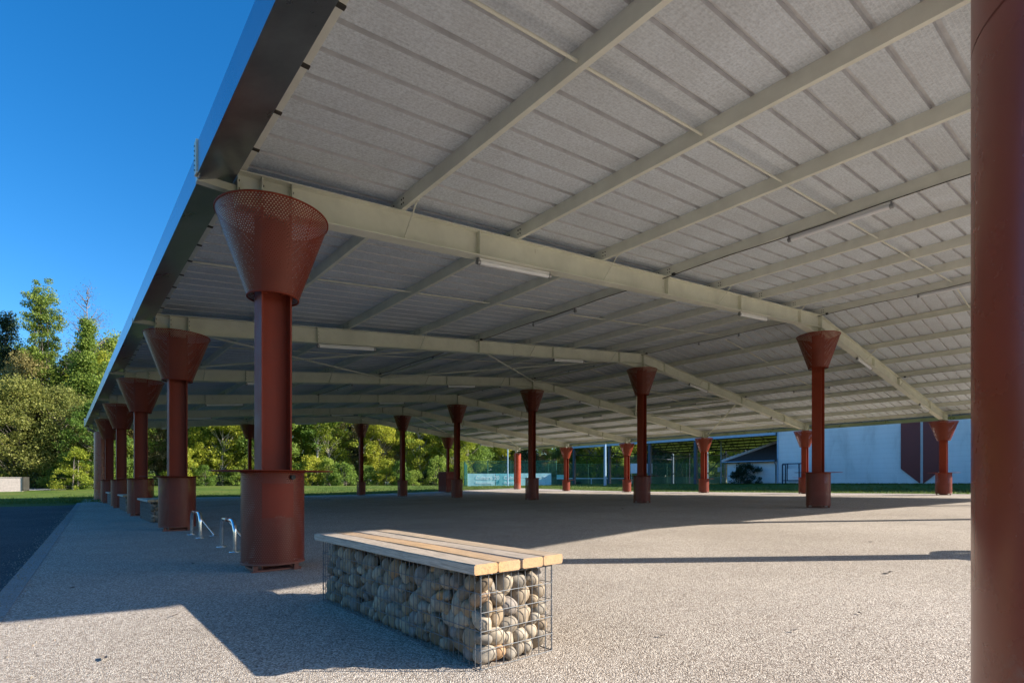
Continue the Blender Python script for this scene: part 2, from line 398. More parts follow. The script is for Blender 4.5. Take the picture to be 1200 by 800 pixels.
# ------------------------------------------------------------------ hall roof
BE, AE0, AE1 = 0, 1.13, A0+2*HS+(A0-1.13)     # eave edges
AR = A0+HS
B1 = B0+5*SP+.55
def verge(a):                      # near gable edge; unseen corner cut is added to shape the roof's shadow
    return -1.68 if a > 8.6 else -1.68+(8.6-a)*.31
roof = empty('hall_roof', W(AR, B0+2*SP, 0), TH, 'large low pitched steel roof sheltering the whole paved hall', 'roof')
RO = (AR, B0+2*SP)
def rl(mb, name, mat, parent=None, off=True):    # build a hall part given in (a,b,z)
    vs = [(x-RO[0], y-RO[1], z) for x, y, z in mb.v]; mb.v = vs
    return mb.build(name, mat, parent or roof)
DK = .19
for side in (0, 1):
    a0, a1 = (AE0+.06, AR) if side == 0 else (AR, AE1-.06)
    mb = MB(); pitch, rw, rh = .3652, .058, .05
    b = -1.68 if True else 0
    kx = 0; xs = []
    b = -1.70
    while b < B1:
        xs += [(b, 0), (b+pitch-rw, 0), (b+pitch-rw+.003, rh), (b+pitch-.003, rh)]; b += pitch
    # clip near the added corner cut by starting each strip at its own a
    for (ba, za), (bb, zb) in zip(xs[:-1], xs[1:]):
        def st(bq):
            if side == 0 and bq < .6: return max(a0, 8.6-(bq+1.68)/.31)
            return a0
        p = []
        for bq, zz in ((ba, za), (bb, zb)):
            s0 = st(bq) if side == 0 else a0
            p.append((s0, bq, zroof(s0)+DK+zz)); p.append((a1, bq, zroof(a1)+DK+zz))
        mb.add([p[0], p[1], p[3], p[2]], [(0, 1, 2, 3)], 0 if za+zb == 0 else 1)
    rl(mb, 'roof_deck', [M['deck'], M['rib']])
    # outer weather sheet over it
    mb = MB(); t = .095
    if side == 0: poly = [(a0, .65), (8.6, -1.70), (a1, -1.70), (a1, B1), (a0, B1)]
    else: poly = [(a0, -1.70), (a1, -1.70), (a1, B1), (a0, B1)]
    n = len(poly)
    lo = [(a, b, zroof(a)+DK+t) for a, b in poly]; hi = [(a, b, z+.03) for a, b, z in lo]
    mb.add(lo+hi, [tuple(range(n))[::-1], tuple(range(n, 2*n))]+[(i, (i+1) % n, n+(i+1) % n, n+i) for i in range(n)])
    rl(mb, 'roof_covering', M['galv'])
# verges (gable flashings)
def bar(mb, p, q, w, h, mi=0):     # box beam between two (a,b,z) points, w horizontal, h downwards
    d = Vector((q[0]-p[0], q[1]-p[1], 0)).normalized(); nrm = Vector((-d.y, d.x, 0))*w/2
    P, Q = Vector(p), Vector(q)
    mb.hexa([P-nrm-Vector((0,0,h)), Q-nrm-Vector((0,0,h)), Q+nrm-Vector((0,0,h)), P+nrm-Vector((0,0,h)), P-nrm, Q-nrm, Q+nrm, P+nrm], mi)
for pts in ([(AE0, .63), (8.6, -1.72), (AR, -1.72)], [(AR, -1.72), (AE1, -1.72)], [(AE0, B1+.02), (AR, B1+.02)], [(AR, B1+.02), (AE1, B1+.02)]):
    mb = MB()
    for p, q in zip(pts[:-1], pts[1:]): bar(mb, (*p, zroof(p[0])+DK+.15), (*q, zroof(q[0])+DK+.15), .03, .30)
    rl(mb, 'verge_flashing', M['fascia'])
# eave fascias: vertical sheet, sloping dark soffit
for side in (0, 1):
    s = lambda a: a if side == 0 else 2*AR-a
    bn = .60 if side == 0 else -1.70
    joint = B0-.12
    for (c0, c1, ex) in ((bn, joint, .03), (joint, B1, 0)):
        mb = MB(); xo = AE0-ex
        prof = [(xo, 4.215-ex*.3), (xo, 4.52+ex*.6), (xo+.012, 4.52+ex*.6), (xo+.012, 4.235), (1.49, 4.375), (1.49, 4.36)]
        vs = [(s(x), c0, z) for x, z in prof]+[(s(x), c1, z) for x, z in prof]
        mb.add(vs[:2]+vs[6:8], [(0, 2, 3, 1)]); mb.add([vs[1], vs[2], vs[8], vs[7]], [(0, 3, 2, 1)])
        mb.add([vs[2], vs[3], vs[9], vs[8]], [(0, 3, 2, 1)])
        f = rl(mb, 'eave_fascia', M['fascia'])
        mb = MB(); mb.add([vs[0], vs[5], vs[11], vs[6]], [(0, 1, 2, 3)]); mb.add([vs[3], vs[4], vs[10], vs[9]], [(0, 3, 2, 1)]); mb.add([vs[4], vs[5], vs[11], vs[10]], [(0, 1, 2, 3)])
        rl(mb, 'soffit', M['galv'])
        mb = MB()
        if c0 == joint:
            mb.box(*sorted((s(xo-.006), s(xo-.045))), c0-.07, c0+.03, 4.21, 4.56)
            rl(mb, 'joint_cover', M['cream'])
            mb = MB()
            for kk in range(6): mb.tube((s(xo-.05), c0-.02, 4.25+.05*kk), (s(xo-.057), c0-.02, 4.25+.05*kk), .008, seg=6)
            rl(mb, 'rivet', M['bolt'])
    # gutter end and box at far end is the elbow pipe on the corner post
NB = [(n, B0+n*SP) for n in range(-1, 6)]
TF, WB, FW = .014, .010, .20
def isec(mb, a0, a1, b, d0, d1, fw=FW, zt=zroof):
    z0, z1 = zt(a0), zt(a1)
    def blk(y0, y1, zz0a, zz1a, zz0b, zz1b):
        mb.hexa([(a0,y0,zz0a),(a1,y0,zz0b),(a1,y1,zz0b),(a0,y1,zz0a),(a0,y0,zz1a),(a1,y0,zz1b),(a1,y1,zz1b),(a0,y1,zz1a)])
    blk(b-fw/2, b+fw/2, z0-TF, z0, z1-TF, z1)
    blk(b-fw/2, b+fw/2, z0-d0, z0-d0+TF, z1-d1, z1-d1+TF)
    blk(b-WB/2, b+WB/2, z0-d0+TF, z0-TF, z1-d1+TF, z1-TF)
def stiff(mb, a, b, d, fw=FW):
    for y0, y1 in ((b-fw/2+.01, b-WB/2), (b+WB/2, b+fw/2-.01)):
        z = zroof(a); mb.box(a-.006, a+.006, y0, y1, z-d+TF, z-TF)
    for dz in (.10, .19, .28):
        mb.tube((a+.012, b-fw*.30, zroof(a)-dz), (a+.022, b-fw*.30, zroof(a)-dz), .012, seg=6, mi=1)
BD = .385
PUR = [1.55]+[1.47+2.0625*k for k in range(1, 9)]
PURR = [2*AR-p for p in PUR[:-1]][::-1]
beams = []
for n, b in NB:
    mb = MB()
    isec(mb, 1.50, AR-.011, b, BD, BD); isec(mb, AR+.011, 2*AR-1.50, b, BD, BD)
    mb.box(AR-.01, AR+.01, b-FW/2-.01, b+FW/2+.01, zroof(AR)-BD-.30, zroof(AR)+.03)
    # haunches at the ridge
    for s in (-1, 1):
        def z_(t): return zroof(AR)-BD-SLOPE*t
        for w, o0, o1 in ((FW/2, .0, TF), (WB/2, TF, None)):
            x0, x1 = .013, 1.5
            za0, za1 = zroof(AR)-BD-.27, z_(x1)-.01
            if o1: p = [(x0, za0), (x1, za1), (x1, za1+TF), (x0, za0+TF)]
            else: p = [(x0, za0+TF), (x1-.02, za1+TF), (x1-.02, za1+TF+.002), (x0, zroof(AR)-BD-.002)]
            vs = [(AR+s*x, b-w, z) for x, z in p]+[(AR+s*x, b+w, z) for x, z in p]
            mb.add(vs, [(0,1,2,3),(7,6,5,4),(0,4,5,1),(1,5,6,2),(2,6,7,3),(3,7,4,0)])
    for a in (1.506, 1.76, 2.09, A0+2.93, 9.75, 12.9, AR-1.5):
        stiff(mb, a, b, BD); stiff(mb, 2*AR-a, b, BD)
    # end plates under the beam at the columns
    for a in (1.9, 2*AR-1.9): mb.box(a-.2, a+.2, b-.11, b+.11, zroof(1.9)-BD-.06, zroof(1.9)-BD-.002)
    o = rl(mb, 'main_beam', [M['cream'], M['bolt']]); beams.append(o)
    for k, a in enumerate(PUR[1:-1]+PURR[:-1]):
        if k % 2: continue
        kb = MB(); z = zroof(a)
        for s in ((-1, 1) if -1 < n < 5 else ((1,) if n == -1 else (-1,))):
            kb.path([(a+.03, b+s*.07, z-BD+.03), (a+.03, b+s*.42, z+.03)], .013, 4)
            kb.box(a+.017, a+.043, b+s*.42-.03, b+s*.42+.03, z+.0, z+.06)
        rl(kb, 'knee_brace', M['cream'], o)
    if n >= 0 or True:
        for s in (0, 1):
            q = MB(); x0, x1 = (1.12, 1.497) if s == 0 else (2*AR-1.497, 2*AR-1.12)
            q.box(x0, x1, b-.045, b+.045, 4.255-.05, 4.255+.03)
            if n >= 0: rl(q, 'outrigger', M['white'] if False else M['cream'], o)
for a in PUR+PURR:
    mb = MB(); z = zroof(a)+.004; h = DK-.006; b0 = max(verge(a)+.05, -1.6); b1 = B1-.05
    dz = lambda x: (SLOPE if a <= AR else -SLOPE)*(x)
    t = .006; w = .058; sgn = 1 if a <= AR else -1
    if a == PUR[0] or a == PURR[-1]: w = .075
    # C section opening up-slope
    mb.hexa([(a-w/2,b0,z),(a+w/2,b0,z+0),(a+w/2,b1,z+0),(a-w/2,b1,z)]+[(a-w/2,b0,z+t),(a+w/2,b0,z+t),(a+w/2,b1,z+t),(a-w/2,b1,z+t)])
    x0, x1 = sorted((a-sgn*w/2, a-sgn*(w/2-t)))
    mb.box(x0, x1, b0, b1, z+t, z+h)
    x0, x1 = sorted((a-sgn*w/2, a+sgn*w/2)); mb.box(x0+.006, x1, b0, b1, z+h-t-.01, z+h-.01)
    for n, b in NB:
        for db in (-.16, -.11, .11, .16):
            for dz_ in (.06, .12): mb.tube((a-sgn*(w/2+.008), b+db, z+dz_), (a-sgn*w/2, b+db, z+dz_), .011, seg=6, mi=1)
    if a in (PUR[0], PURR[-1]):     # dark clips at every rib
        b = -1.70+.3652
        while b < B1-.4:
            if b > b0+.2: mb.box(a-w/2-.012, a+w/2+.004, b-.045, b+.0, z-.012, z-.001, mi=1)
            b += .3652*2
    rl(mb, 'purlin', [M['purlinmat'], M['bolt']])
# tie rods between the purlins, mid bay
for n, b in NB[:-1]:
    mb = MB(); bm = b+SP/2
    al = [a for a in PUR if a > 1]
    for x0, x1 in list(zip(al[:-1], al[1:])): 
        if bm < verge(x0): continue
        mb.path([(x0+.03, bm, zroof(x0)+.07), (x1-.03, bm, zroof(x1)+.07)], .02, 4)
    ar = [AR]+PURR
    for x0, x1 in zip(ar[:-1], ar[1:]): mb.path([(x0+.03, bm, zroof(x0)+.07), (x1-.03, bm, zroof(x1)+.07)], .02, 4)
    rl(mb, 'tie_rod', M['cream'])
# cross bracing
for (n, al) in ((1, (PUR[0], PUR[4], PUR[8], PURR[3], PURR[7])), (4, (PUR[0], PUR[4], PUR[8], PURR[3], PURR[7]))):
    b0, b1 = B0+n*SP+.12, B0+(n+1)*SP-.12
    for x0, x1 in zip(al[:-1], al[1:]):
        for p, q in (((x0, b0), (x1, b1)), ((x0, b1), (x1, b0))):
            mb = MB(); mb.path([(*p, zroof(p[0])-.16), (*q, zroof(q[0])-.16)], .03, 8); rl(mb, 'bracing_rod', M['cream'])
    for x in al[1:-1]:
        mb = MB(); mb.path([(x, b0, zroof(x)-.12), (x, b1, zroof(x)-.12)], .045, 8); rl(mb, 'bracing_strut', M['cream'])
# black cable along lit purlins
for a in (PUR[4], AR, 2*AR-PUR[4]):
    mb = MB(); z = zroof(a)-.02; pts = []
    b = max(verge(a)+.3, -1.5)
    k = 0
    while b < B1-.3:
        pts.append((a-.055, b, z-.006+.012*math.sin(k*1.7))); b += .8; k += 1
    mb.path(pts, .009, 5)
    for n, b in NB[1:]: mb.box(a-.09, a-.035, b-.30, b-.24, z-.03, z+.02)
    rl(mb, 'cable', M['black'])

# ------------------------------------------------------------------ lamps
lampg = 'fluorescent tube lamps under the hall roof'
lb = MB()
lb.path([(-.72, 0, -.062), (.72, 0, -.062)], .036, 10)
lo = empty('tube_lamp', (0, 0, 0)); tag(lo, 'x', 'ceiling lamp', lampg)
lb.build('diffuser', M['tube'], lo)
q = MB(); q.box(-.74, .74, -.03, .03, -.035, -.006); q.build('housing', M['white'], lo)
for s in (-1, 1):
    q = MB(); q.path([(s*.725, 0, -.062), (s*.775, 0, -.062)], .039, 10); q.box(s*.75-.012, s*.75+.012, -.03, .03, -.09, .0); q.build('end_cap', M['galv'], lo)
first = True
ordw = ['first', 'second', 'third', 'fourth', 'fifth', 'sixth', 'seventh', 'eighth', 'ninth', 'tenth', 'eleventh', 'twelfth', 'thirteenth', 'fourteenth', 'fifteenth', 'sixteenth', 'seventeenth', 'eighteenth', 'nineteenth', 'twentieth']
beamname = {0: 'nearest main beam', 1: 'second main beam', 2: 'third main beam', 3: 'fourth main beam', 4: 'fifth main beam', 5: 'end beam farthest away'}
spotname = ['left end of the left slope', 'upper left slope near the ridge', 'upper right slope near the ridge', 'lower right slope']
def place_lamp(a, b, z, rz, rx, label):
    global first
    o = lo if first else copy_tree(lo); first = False
    o.location = W(a, b, z); o.rotation_mode = 'XYZ'
    o.rotation_euler = (0, rx, TH+rz); o['label'] = label
    return o
for n, b in NB:
    if n < 0: continue
    for i, a in enumerate((5.6, 13.72, 2*AR-13.72, 2*AR-5.6)):
        if n > 3 and i in (0, 3): pass
        z = zroof(a)-BD-.004
        place_lamp(a, b+.0, z, 0, -math.atan(SLOPE) if a < AR else math.atan(SLOPE), f'white tube lamp under the {beamname[n]}, {spotname[i]}')
bayn = ['in the bay over the viewer', 'in bay behind the nearest beam', 'in bay behind the second beam', 'in bay behind the third beam', 'in bay behind the fourth beam', 'in the last bay before far gable']
for n, b in NB[:-1]:
    for i, a in enumerate((PUR[4], AR, 2*AR-PUR[4])):
        place_lamp(a+.0, b+SP/2, zroof(a)-.02, math.pi/2, 0, f'tube lamp along the {["left slope", "ridge", "right slope"][i]} purlin {bayn[n+1]}')

# ------------------------------------------------------------------ columns
def col_proto(cz, ch, rt=.6, rb=.275, shaft_d=.33, shaft_w=.29, drum=True, hdr=1.13, plate=False, ring=.66):
    """local z=0 on the ground; cz = height of cone rim above ground"""
    root = empty('steel_column', (0, 0, 0))
    sh = MB(); top = cz+.04; d, w = shaft_d/2, shaft_w/2
    sh.box(-d, -d+.018, -w, w, .0, top); sh.box(d-.018, d, -w, w, .0, top); sh.box(-d+.018, d-.018, -.006, .006, .0, top)
    sh.box(-d-.08, d+.08, -w-.08, w+.08, .001, .022)
    o = sh.build('shaft', M['red'], root)
    c = MB(); c.lathe([(rb, cz-ch), (rt, cz)], 64); cone = c.build('cone', M['perf'], root)
    r = MB()
    for rr, zz, tt in ((rt, cz, .012), (rb, cz-ch, .010)):
        r.lathe([(rr-.006, zz-tt), (rr+.007, zz-tt), (rr+.007, zz+.006), (rr-.006, zz+.006), (rr-.006, zz-tt)], 64)
    for k in range(4):
        a = k*math.pi/2+.5; r.path([(rb*math.cos(a)*.97, rb*math.sin(a)*.97, cz-ch), (rt*math.cos(a)*.985, rt*math.sin(a)*.985, cz)], .006, 4)
        r.path([(0.1*math.cos(a), .1*math.sin(a), cz-ch+.03), (rb*math.cos(a), rb*math.sin(a), cz-ch+.03)], .012, 4)
    r.build('cone_rim', M['red'], cone)
    if drum:
        q = MB(); R = .338; q.lathe([(R, .085), (R, hdr-.02)], 64); dr = q.build('drum', M['perf'], root)
        r = MB()
        for zz in (.085, hdr-.02): r.lathe([(R-.008, zz-.012), (R+.006, zz-.012), (R+.006, zz+.008), (R-.008, zz+.008), (R-.008, zz-.012)], 64)
        for k in range(3):
            a = k*2*math.pi/3+.9; r.box(R*math.cos(a)*.92-.012, R*math.cos(a)*.92+.012, R*math.sin(a)*.92-.012, R*math.sin(a)*.92+.012, .085, hdr-.02)
        r.build('drum_frame', M['red'], dr)
        for k in range(4):
            a = k*math.pi/2+math.pi/4-.15; l = MB(); x, y = .30*math.cos(a), .30*math.sin(a)
            l.box(x-.025, x+.025, y-.025, y+.025, .008, .10); l.box(x-.045, x+.045, y-.045, y+.045, .0, .008); l.build('foot', M['red'], root)
        t = MB(); t.lathe([(R+.002, hdr-.012), (ring, hdr-.012), (ring, hdr-.006), (R+.002, hdr-.006), (R+.002, hdr-.012)], 64); t.build('table_ring', M['red'], root)
        if plate:
            p = MB(); R2 = R+.004; fs = []; vs = []
            a0_ = -math.pi/2-.12-.5; n = 10; span = 1.0
            for z0 in (.60, .98):
                for k in range(n+1):
                    aa = a0_+span*k/n; vs.append((R2*math.cos(aa), R2*math.sin(aa), z0))
            p.add(vs, [(k, k+1, n+2+k, n+1+k) for k in range(n)], smooth=True); p.build('blank_plate', M['red'], root)
            p = MB(); aa = -math.pi/2-.1+.42; p.path([(R2*math.cos(aa), R2*math.sin(aa), 1.05), ((R2+.03)*math.cos(aa), (R2+.03)*math.sin(aa), 1.05)], .028, 10); p.build('socket', M['black'], root)
    return root
g_left, g_mid, g_right = 'red columns along the left eave', 'red columns under the ridge', 'red columns along the right eave'
def set_col(o, a, b, label, group):
    o.location = W(a, b, zg(a, b)+.012); o.rotation_euler.z = TH; tag(o, label, 'column', group)
cL = col_proto(4.064-.012, .929, plate=True)
set_col(cL, A0, B0, 'nearest red column of the left row, behind the stone and wood bench', g_left)
labs = ['second red column of the left row, beside the hoop racks', 'third red column of the left row, past the first shaded bench', 'fourth red column of the left row, between two shaded benches', 'last coned red column of the left row, before the plain corner post']
cL2 = col_proto(4.064-.012, .929)
for n in range(1, 5):
    o = cL2 if n == 1 else copy_tree(cL2); set_col(o, A0, B0+n*SP, labs[n-1], g_left)
zr = zg(A0+2*HS, B0+2*SP)
cR = None
labs = ['red column under the right eave beside the post in the foreground', 'red coned column before the long pale wall with maroon panels', 'sunlit red column before the white framed board at the wall corner', 'sunlit red column of the right row, just left of the small tiled house', 'sunlit red column of the right row, by the white notice board', 'sunlit red column of the right row, by the tennis net']
for n in range(-1, 5):
    b = B0+n*SP; g = zg(A0+2*HS, b)
    if n == -1: continue
    o = col_proto(4.064-g-.012, .929, hdr=1.13 if n == 0 else .98, rt=.6)
    set_col(o, A0+2*HS, b, labs[n+1], g_right)
labs = ['near gable column under the ridge, outside the picture', 'tall red column under the ridge before the long pale wall', 'dark red ridge column in front of the white notice board', 'dark ridge column standing before the tennis court banners', 'dark ridge column with lamp lit wood behind, left of the banners', 'fifth dark ridge column from the right, before birch trunks', 'thin dark column in the middle of the far gable']
labs[4] = 'dark ridge column beside the wide brown enclosure at the far gable'
labs[5] = 'dark ridge column before pale trunks, left of the far enclosure'
for n in range(-1, 6):
    b = B0+n*SP; g = zg(AR, b)
    o = col_proto(5.541-g-.012, .995, hdr=1.10, shaft_w=.27, shaft_d=.27); set_col(o, AR, b, labs[n+1], g_mid)
for a, z, nm in ((A0+HS/2, 4.923, 'slim dark column in the left half of the far gable'), (A0+1.5*HS, 4.923, 'slim column rising from the brown enclosure at the far gable')):
    b = B0+5*SP; g = zg(a, b); o = col_proto(z-g-.012, .93, shaft_d=.2, shaft_w=.2, hdr=1.1); set_col(o, a, b, nm, 'slim columns of the far gable')
for a in (A0+HS/2, A0+1.5*HS):
    b = B0-SP; g = zg(a, b); o = col_proto(4.923-g-.012, .93, shaft_d=.3, shaft_w=.28, hdr=.98, ring=.52); set_col(o, a+.12, b, 'column of the near gable, right of the picture' if a < 15 else 'column of the near gable, far right of the picture', 'columns of the near gable')
# enclosure at far gable
a, b = A0+1.5*HS, B0+5*SP
e = empty('enclosure', W(a, b-.1, zg(a, b)+.012), TH, 'brown slatted enclosure about as tall as a person at the far gable', 'enclosure')
q = MB(); q.box(-.62, .62, -.62, .62, .08, 1.72); q.box(-.66, .66, -.66, .66, 1.72, 1.78); q.build('panel', M['maroon'], e)
q = MB()
for k in range(9):
    x = -.6+.15*k; q.box(x-.02, x+.02, -.645, -.622, .05, 1.70); q.box(-.645, -.622, x-.02, x+.02, .05, 1.70)
q.build('batten', M['red'], e)
# corner posts: rounded full-height casings
def corner(a, b, label, h, elbow=False, R=.345):
    g = zg(a, b); e = empty('corner_post', W(a, b, g+.012), TH, label, 'column', 'rounded red corner posts')
    q = MB(); q.lathe([(R, .03), (R, 2.096)], 72); q.lathe([(R-.003, 2.09), (R-.003, 2.105)], 72); q.lathe([(R, 2.1), (R, h)], 72)
    q.lathe([(0.01, .03), (R, .03)], 72); q.lathe([(R, h), (.01, h)], 72); q.build('casing', M['redgloss'], e)
    q = MB(); q.path([(-.1, 0, h-.0), (-.1, 0, h+.30)], .1, 8); q.build('post_head', M['cream'], e)
    if elbow:
        q = MB(); q.path([(-.62, 0, h+.35), (-.62, 0, h+.22), (-.55, 0, h+.12), (-.42, 0, h+.06), (-.3, 0, h+.0), (-.28, 0, h-.12)], .085, 12); q.build('downpipe_elbow', M['galv'], e)
    return e
corner(A0, B0-SP, 'smooth rounded dark red post very close, filling the right edge', 4.0)
corner(A0, B0+5*SP, 'rounded red corner post at the far end of the left eave', 3.95, True)
corner(A0+2*HS, B0+5*SP, 'tall rounded orange red post at the far right corner, before the banners', 3.5)
corner(A0+2*HS, B0-SP, 'rounded red corner post right of the picture', 3.5)

# ------------------------------------------------------------------ gabion benches
LB, WBN, HB = 2.19, .52, .50
def cobble(r, seed):
    R = np.random.default_rng(seed)
    import bmesh
    bm = bmesh.new(); bmesh.ops.create_icosphere(bm, subdivisions=3, radius=1)
    v = np.array([x.co[:] for x in bm.verts]); f = np.array([[q.index for q in x.verts] for x in bm.faces]); bm.free()
    ax = np.array([R.uniform(1.08, 1.36), R.uniform(.88, 1.04), R.uniform(.70, .92)])
    d = np.ones(len(v))
    for _ in range(7):
        k = R.normal(size=3)*R.uniform(.8, 2.1); d += .05*np.sin(v@k+R.uniform(0, 6))
    p = np.sign(v)*np.abs(v)**.9
    v = p*d[:, None]*ax*r
    return v, f
def rotm(R):
    q = R.normal(size=4); q /= np.linalg.norm(q); w, x, y, z = q
    return np.array([[1-2*(y*y+z*z), 2*(x*y-z*w), 2*(x*z+y*w)], [2*(x*y+z*w), 1-2*(x*x+z*z), 2*(y*z-x*w)], [2*(x*z-y*w), 2*(y*z+x*w), 1-2*(x*x+y*y)]])
def pack(seed, n=680):
    R = np.random.default_rng(seed)
    r = np.clip(R.normal(.048, .011, n), .028, .072)
    p = np.stack([R.uniform(-WBN/2, WBN/2, n), R.uniform(-LB/2, LB/2, n), R.uniform(0, HB-.02, n)], 1)
    for it in range(220):
        d = p[:, None, :]-p[None, :, :]; L_ = np.linalg.norm(d, axis=2)+1e-9
        ov = (r[:, None]+r[None, :])*.97-L_; ov[ov < 0] = 0; np.fill_diagonal(ov, 0)
        p += (d/L_[:, :, None]*ov[:, :, None]).sum(1)*.28
        p[:, 2] -= .0006
        for k, h0, h1 in ((0, -WBN/2, WBN/2), (1, -LB/2, LB/2), (2, 0, HB-.02)):
            p[:, k] = np.clip(p[:, k], h0+r*.93+.003, h1-r*.93-.003)
    return p, r
def gabion(label, detail, seed):
    root = empty('gabion_bench', (0, 0, 0)); tag(root, label, 'bench', 'stone filled wire benches with plank tops between the columns')
    P, Rr = pack(seed); Rn = np.random.default_rng(seed+5)
    depth = np.minimum(P[:, 0]+WBN/2, P[:, 1]+LB/2)-Rr       # distance behind the two faces the photo shows
    order = np.argsort(depth); ind = set(order[:100].tolist()) if detail else set()
    V, F, T = [], [], []; off = 0
    for i in range(len(P)):
        v, f = cobble(Rr[i]*1.02, seed*1000+i)
        if i in ind:
            pass
        v = v@rotm(Rn).T
        # keep cobble inside the cage
        v = v+P[i]
        for k, h0, h1 in ((0, -WBN/2+.004, WBN/2-.004), (1, -LB/2+.004, LB/2-.004), (2, .004, HB-.008)):
            lo_, hi_ = v[:, k].min(), v[:, k].max()
            if lo_ < h0: v[:, k] += h0-lo_
            if hi_ > h1: v[:, k] += h1-hi_
        tone = Rn.uniform(0, 1)**1.0
        if i in ind:
            c = v.mean(0); o = mesh_np('cobble', v-c, f, M['stone'], root, np.full(len(v), tone), True); o.location = c
        else:
            V.append(v); F.append(f+off); T.append(np.full(len(v), tone)); off += len(v)
    o = mesh_np('cobble_fill', np.concatenate(V), np.concatenate(F), M['stone'], root, np.concatenate(T), True); o['kind'] = 'stuff'
    # wire cage
    w = MB(); r = .0024; x0, x1, y0, y1, z0, z1 = -WBN/2, WBN/2, -LB/2, LB/2, .004, HB
    nz = 5; ny = 44; nx = 10
    for x in (x0, x1):
        for k in range(ny+1):
            y = y0+(y1-y0)*k/ny; w.tube((x+random.uniform(-.0015, .0015), y, z0), (x+random.uniform(-.0015, .0015), y, z1), r, seg=5)
        for k in range(nz+1):
            z = z0+(z1-z0)*k/nz; w.tube((x-(.004 if x < 0 else -.004), y0, z), (x-(.004 if x < 0 else -.004), y1, z), r, seg=5)
    for y in (y0, y1):
        for k in range(1, nx):
            x = x0+(x1-x0)*k/nx; w.tube((x, y, z0), (x, y, z1), r, seg=5)
        for k in range(nz+1):
            z = z0+(z1-z0)*k/nz; yy = y-(.004 if y < 0 else -.004); w.tube((x0, yy, z), (x1, yy, z), r, seg=5)
    for k in range(1, nx): 
        x = x0+(x1-x0)*k/nx; w.tube((x, y0, z1), (x, y1, z1), r, seg=5)
    for k in range(0, 23): 
        y = y0+(y1-y0)*k/22; w.tube((x0, y, z1+.003), (x1, y, z1+.003), r, seg=5)
    for x in (x0, x1):
        for y in (y0, y1):
            w.tube((x, y, z0), (x, y, z1+.004), .0042, seg=6)
            for z in np.linspace(.01, z1-.01, 26 if detail else 4):
                if random.random() < .5: w.tube((x-.003, y, z-.006), (x+.003, y, z+.006), .006, seg=5)
    w.build('wire_cage', M['wire'], root)
    # planks
    L2, wp, gap, th = LB+.06, .153, .014, .055
    tot = 4*wp+3*gap
    import bmesh
    for k in range(4):
        xx = -tot/2+k*(wp+gap)
        bm = bmesh.new(); bmesh.ops.create_cube(bm, size=1)
        yo = [-.006, .004, -.002, .006][k]
        for v in bm.verts: v.co = Vector((xx+wp/2+v.co.x*wp, yo+v.co.y*L2, HB+.0095+th/2+v.co.z*th))
        bmesh.ops.subdivide_edges(bm, edges=[e for e in bm.edges if abs((e.verts[0].co-e.verts[1].co).y) > 1], cuts=24)
        for v in bm.verts: v.co.z += .0018*math.sin(v.co.y*3+k*2)
        bmesh.ops.bevel(bm, geom=[e for e in bm.edges if abs((e.verts[0].co-e.verts[1].co).normalized().y) > .9 and len(e.link_faces) == 2 and e.calc_face_angle() > 1], offset=.006, segments=2, affect='EDGES')
        me = bpy.data.meshes.new('plank'); 
        bm.normal_update()
        for f in bm.faces:
            f.smooth = False
            f.material_index = 1 if abs(f.normal.y) > .9 else 0
        bm.to_mesh(me); bm.free(); me.materials.append([M['wood_grey'], M['wood_gold'], M['wood_grey'], M['wood']][k]); me.materials.append(M['woodend'])
        o = bpy.data.objects.new('plank', me); COL.objects.link(o); o.parent = root
    if detail:
        q = MB()
        for y in (-.85, -.0, .85): q.box(-.24, .24, y-.03, y+.03, HB+.0035, HB+.009)
        q.build('support_bar', M['wire'], root)
    return root
bn = gabion('low cobble filled wire bench with sunlit plank top in the foreground', True, 3)
bn.location = W(1.95, 3.345, zg(1.95, 3.3)+.014); bn.rotation_euler.z = TH
b2 = gabion('shaded stone bench between the second and third red columns', False, 9)
for k, lab in enumerate(['shaded stone bench between the second and third red columns of the left row', 'shaded stone bench between the third and fourth red columns of the left row', 'small dark stone bench farthest along the left row of columns']):
    o = b2 if k == 0 else copy_tree(b2)
    bb = 16.95+k*SP; o.location = W(1.99, bb, zg(1.99, bb)+.014); o.rotation_euler.z = TH; o['label'] = lab

# ------------------------------------------------------------------ bike hoops
def hoop(a, b, lab):
    e = empty('bike_rack', W(a, b, zg(a, b)+.014), TH, lab, 'bike rack', 'steel hoop bike racks by the left columns')
    q = MB(); L_ = .40; h = .44; pts = [(0, -L_, 0), (0, -L_, h-.16)]
    for k in range(1, 8):
        t = k/8*math.pi/2; pts.append((0, -L_+.16*(1-math.cos(t)), h-.16+.16*math.sin(t)))
    pts += [(0, -L_+.16, h), (0, L_-.16, h)]
    for k in range(1, 9):
        t = k/8*math.pi/2; pts.append((0, L_-.16+.16*math.sin(t), h-.16+.16*math.cos(t)))
    pts += [(0, L_, 0)]
    q.path(pts, .030, 14); q.build('hoop', M['chrome'], e)
    q = MB(); q.path([(.0, .0, h-.01), (.20, -.10, .12), (.27, -.14, .012)], .024, 10); q.build('stay', M['chrome'], e)
    for s in (-.12, .02):
        q = MB(); q.path([(0, s-.03, h), (0, s+.03, h)], .0325, 14); q.build('band', M['orange'], e)
    q = MB(); q.path([(0, -.08, h), (0, -.03, h)], .034, 14); q.build('clamp', M['black'], e)
    for x, y in ((0, -L_), (0, L_), (.27, -.14)):
        q = MB(); q.lathe([(.075, 0), (.075, .006), (.034, .008)], 20, c=(x, y)); q.build('base_plate', M['chrome'], e)
hoop(1.92, 8.80, 'polished steel hoop rack nearest the first red column')
hoop(1.94, 11.35, 'polished steel hoop rack closest to the second red column')

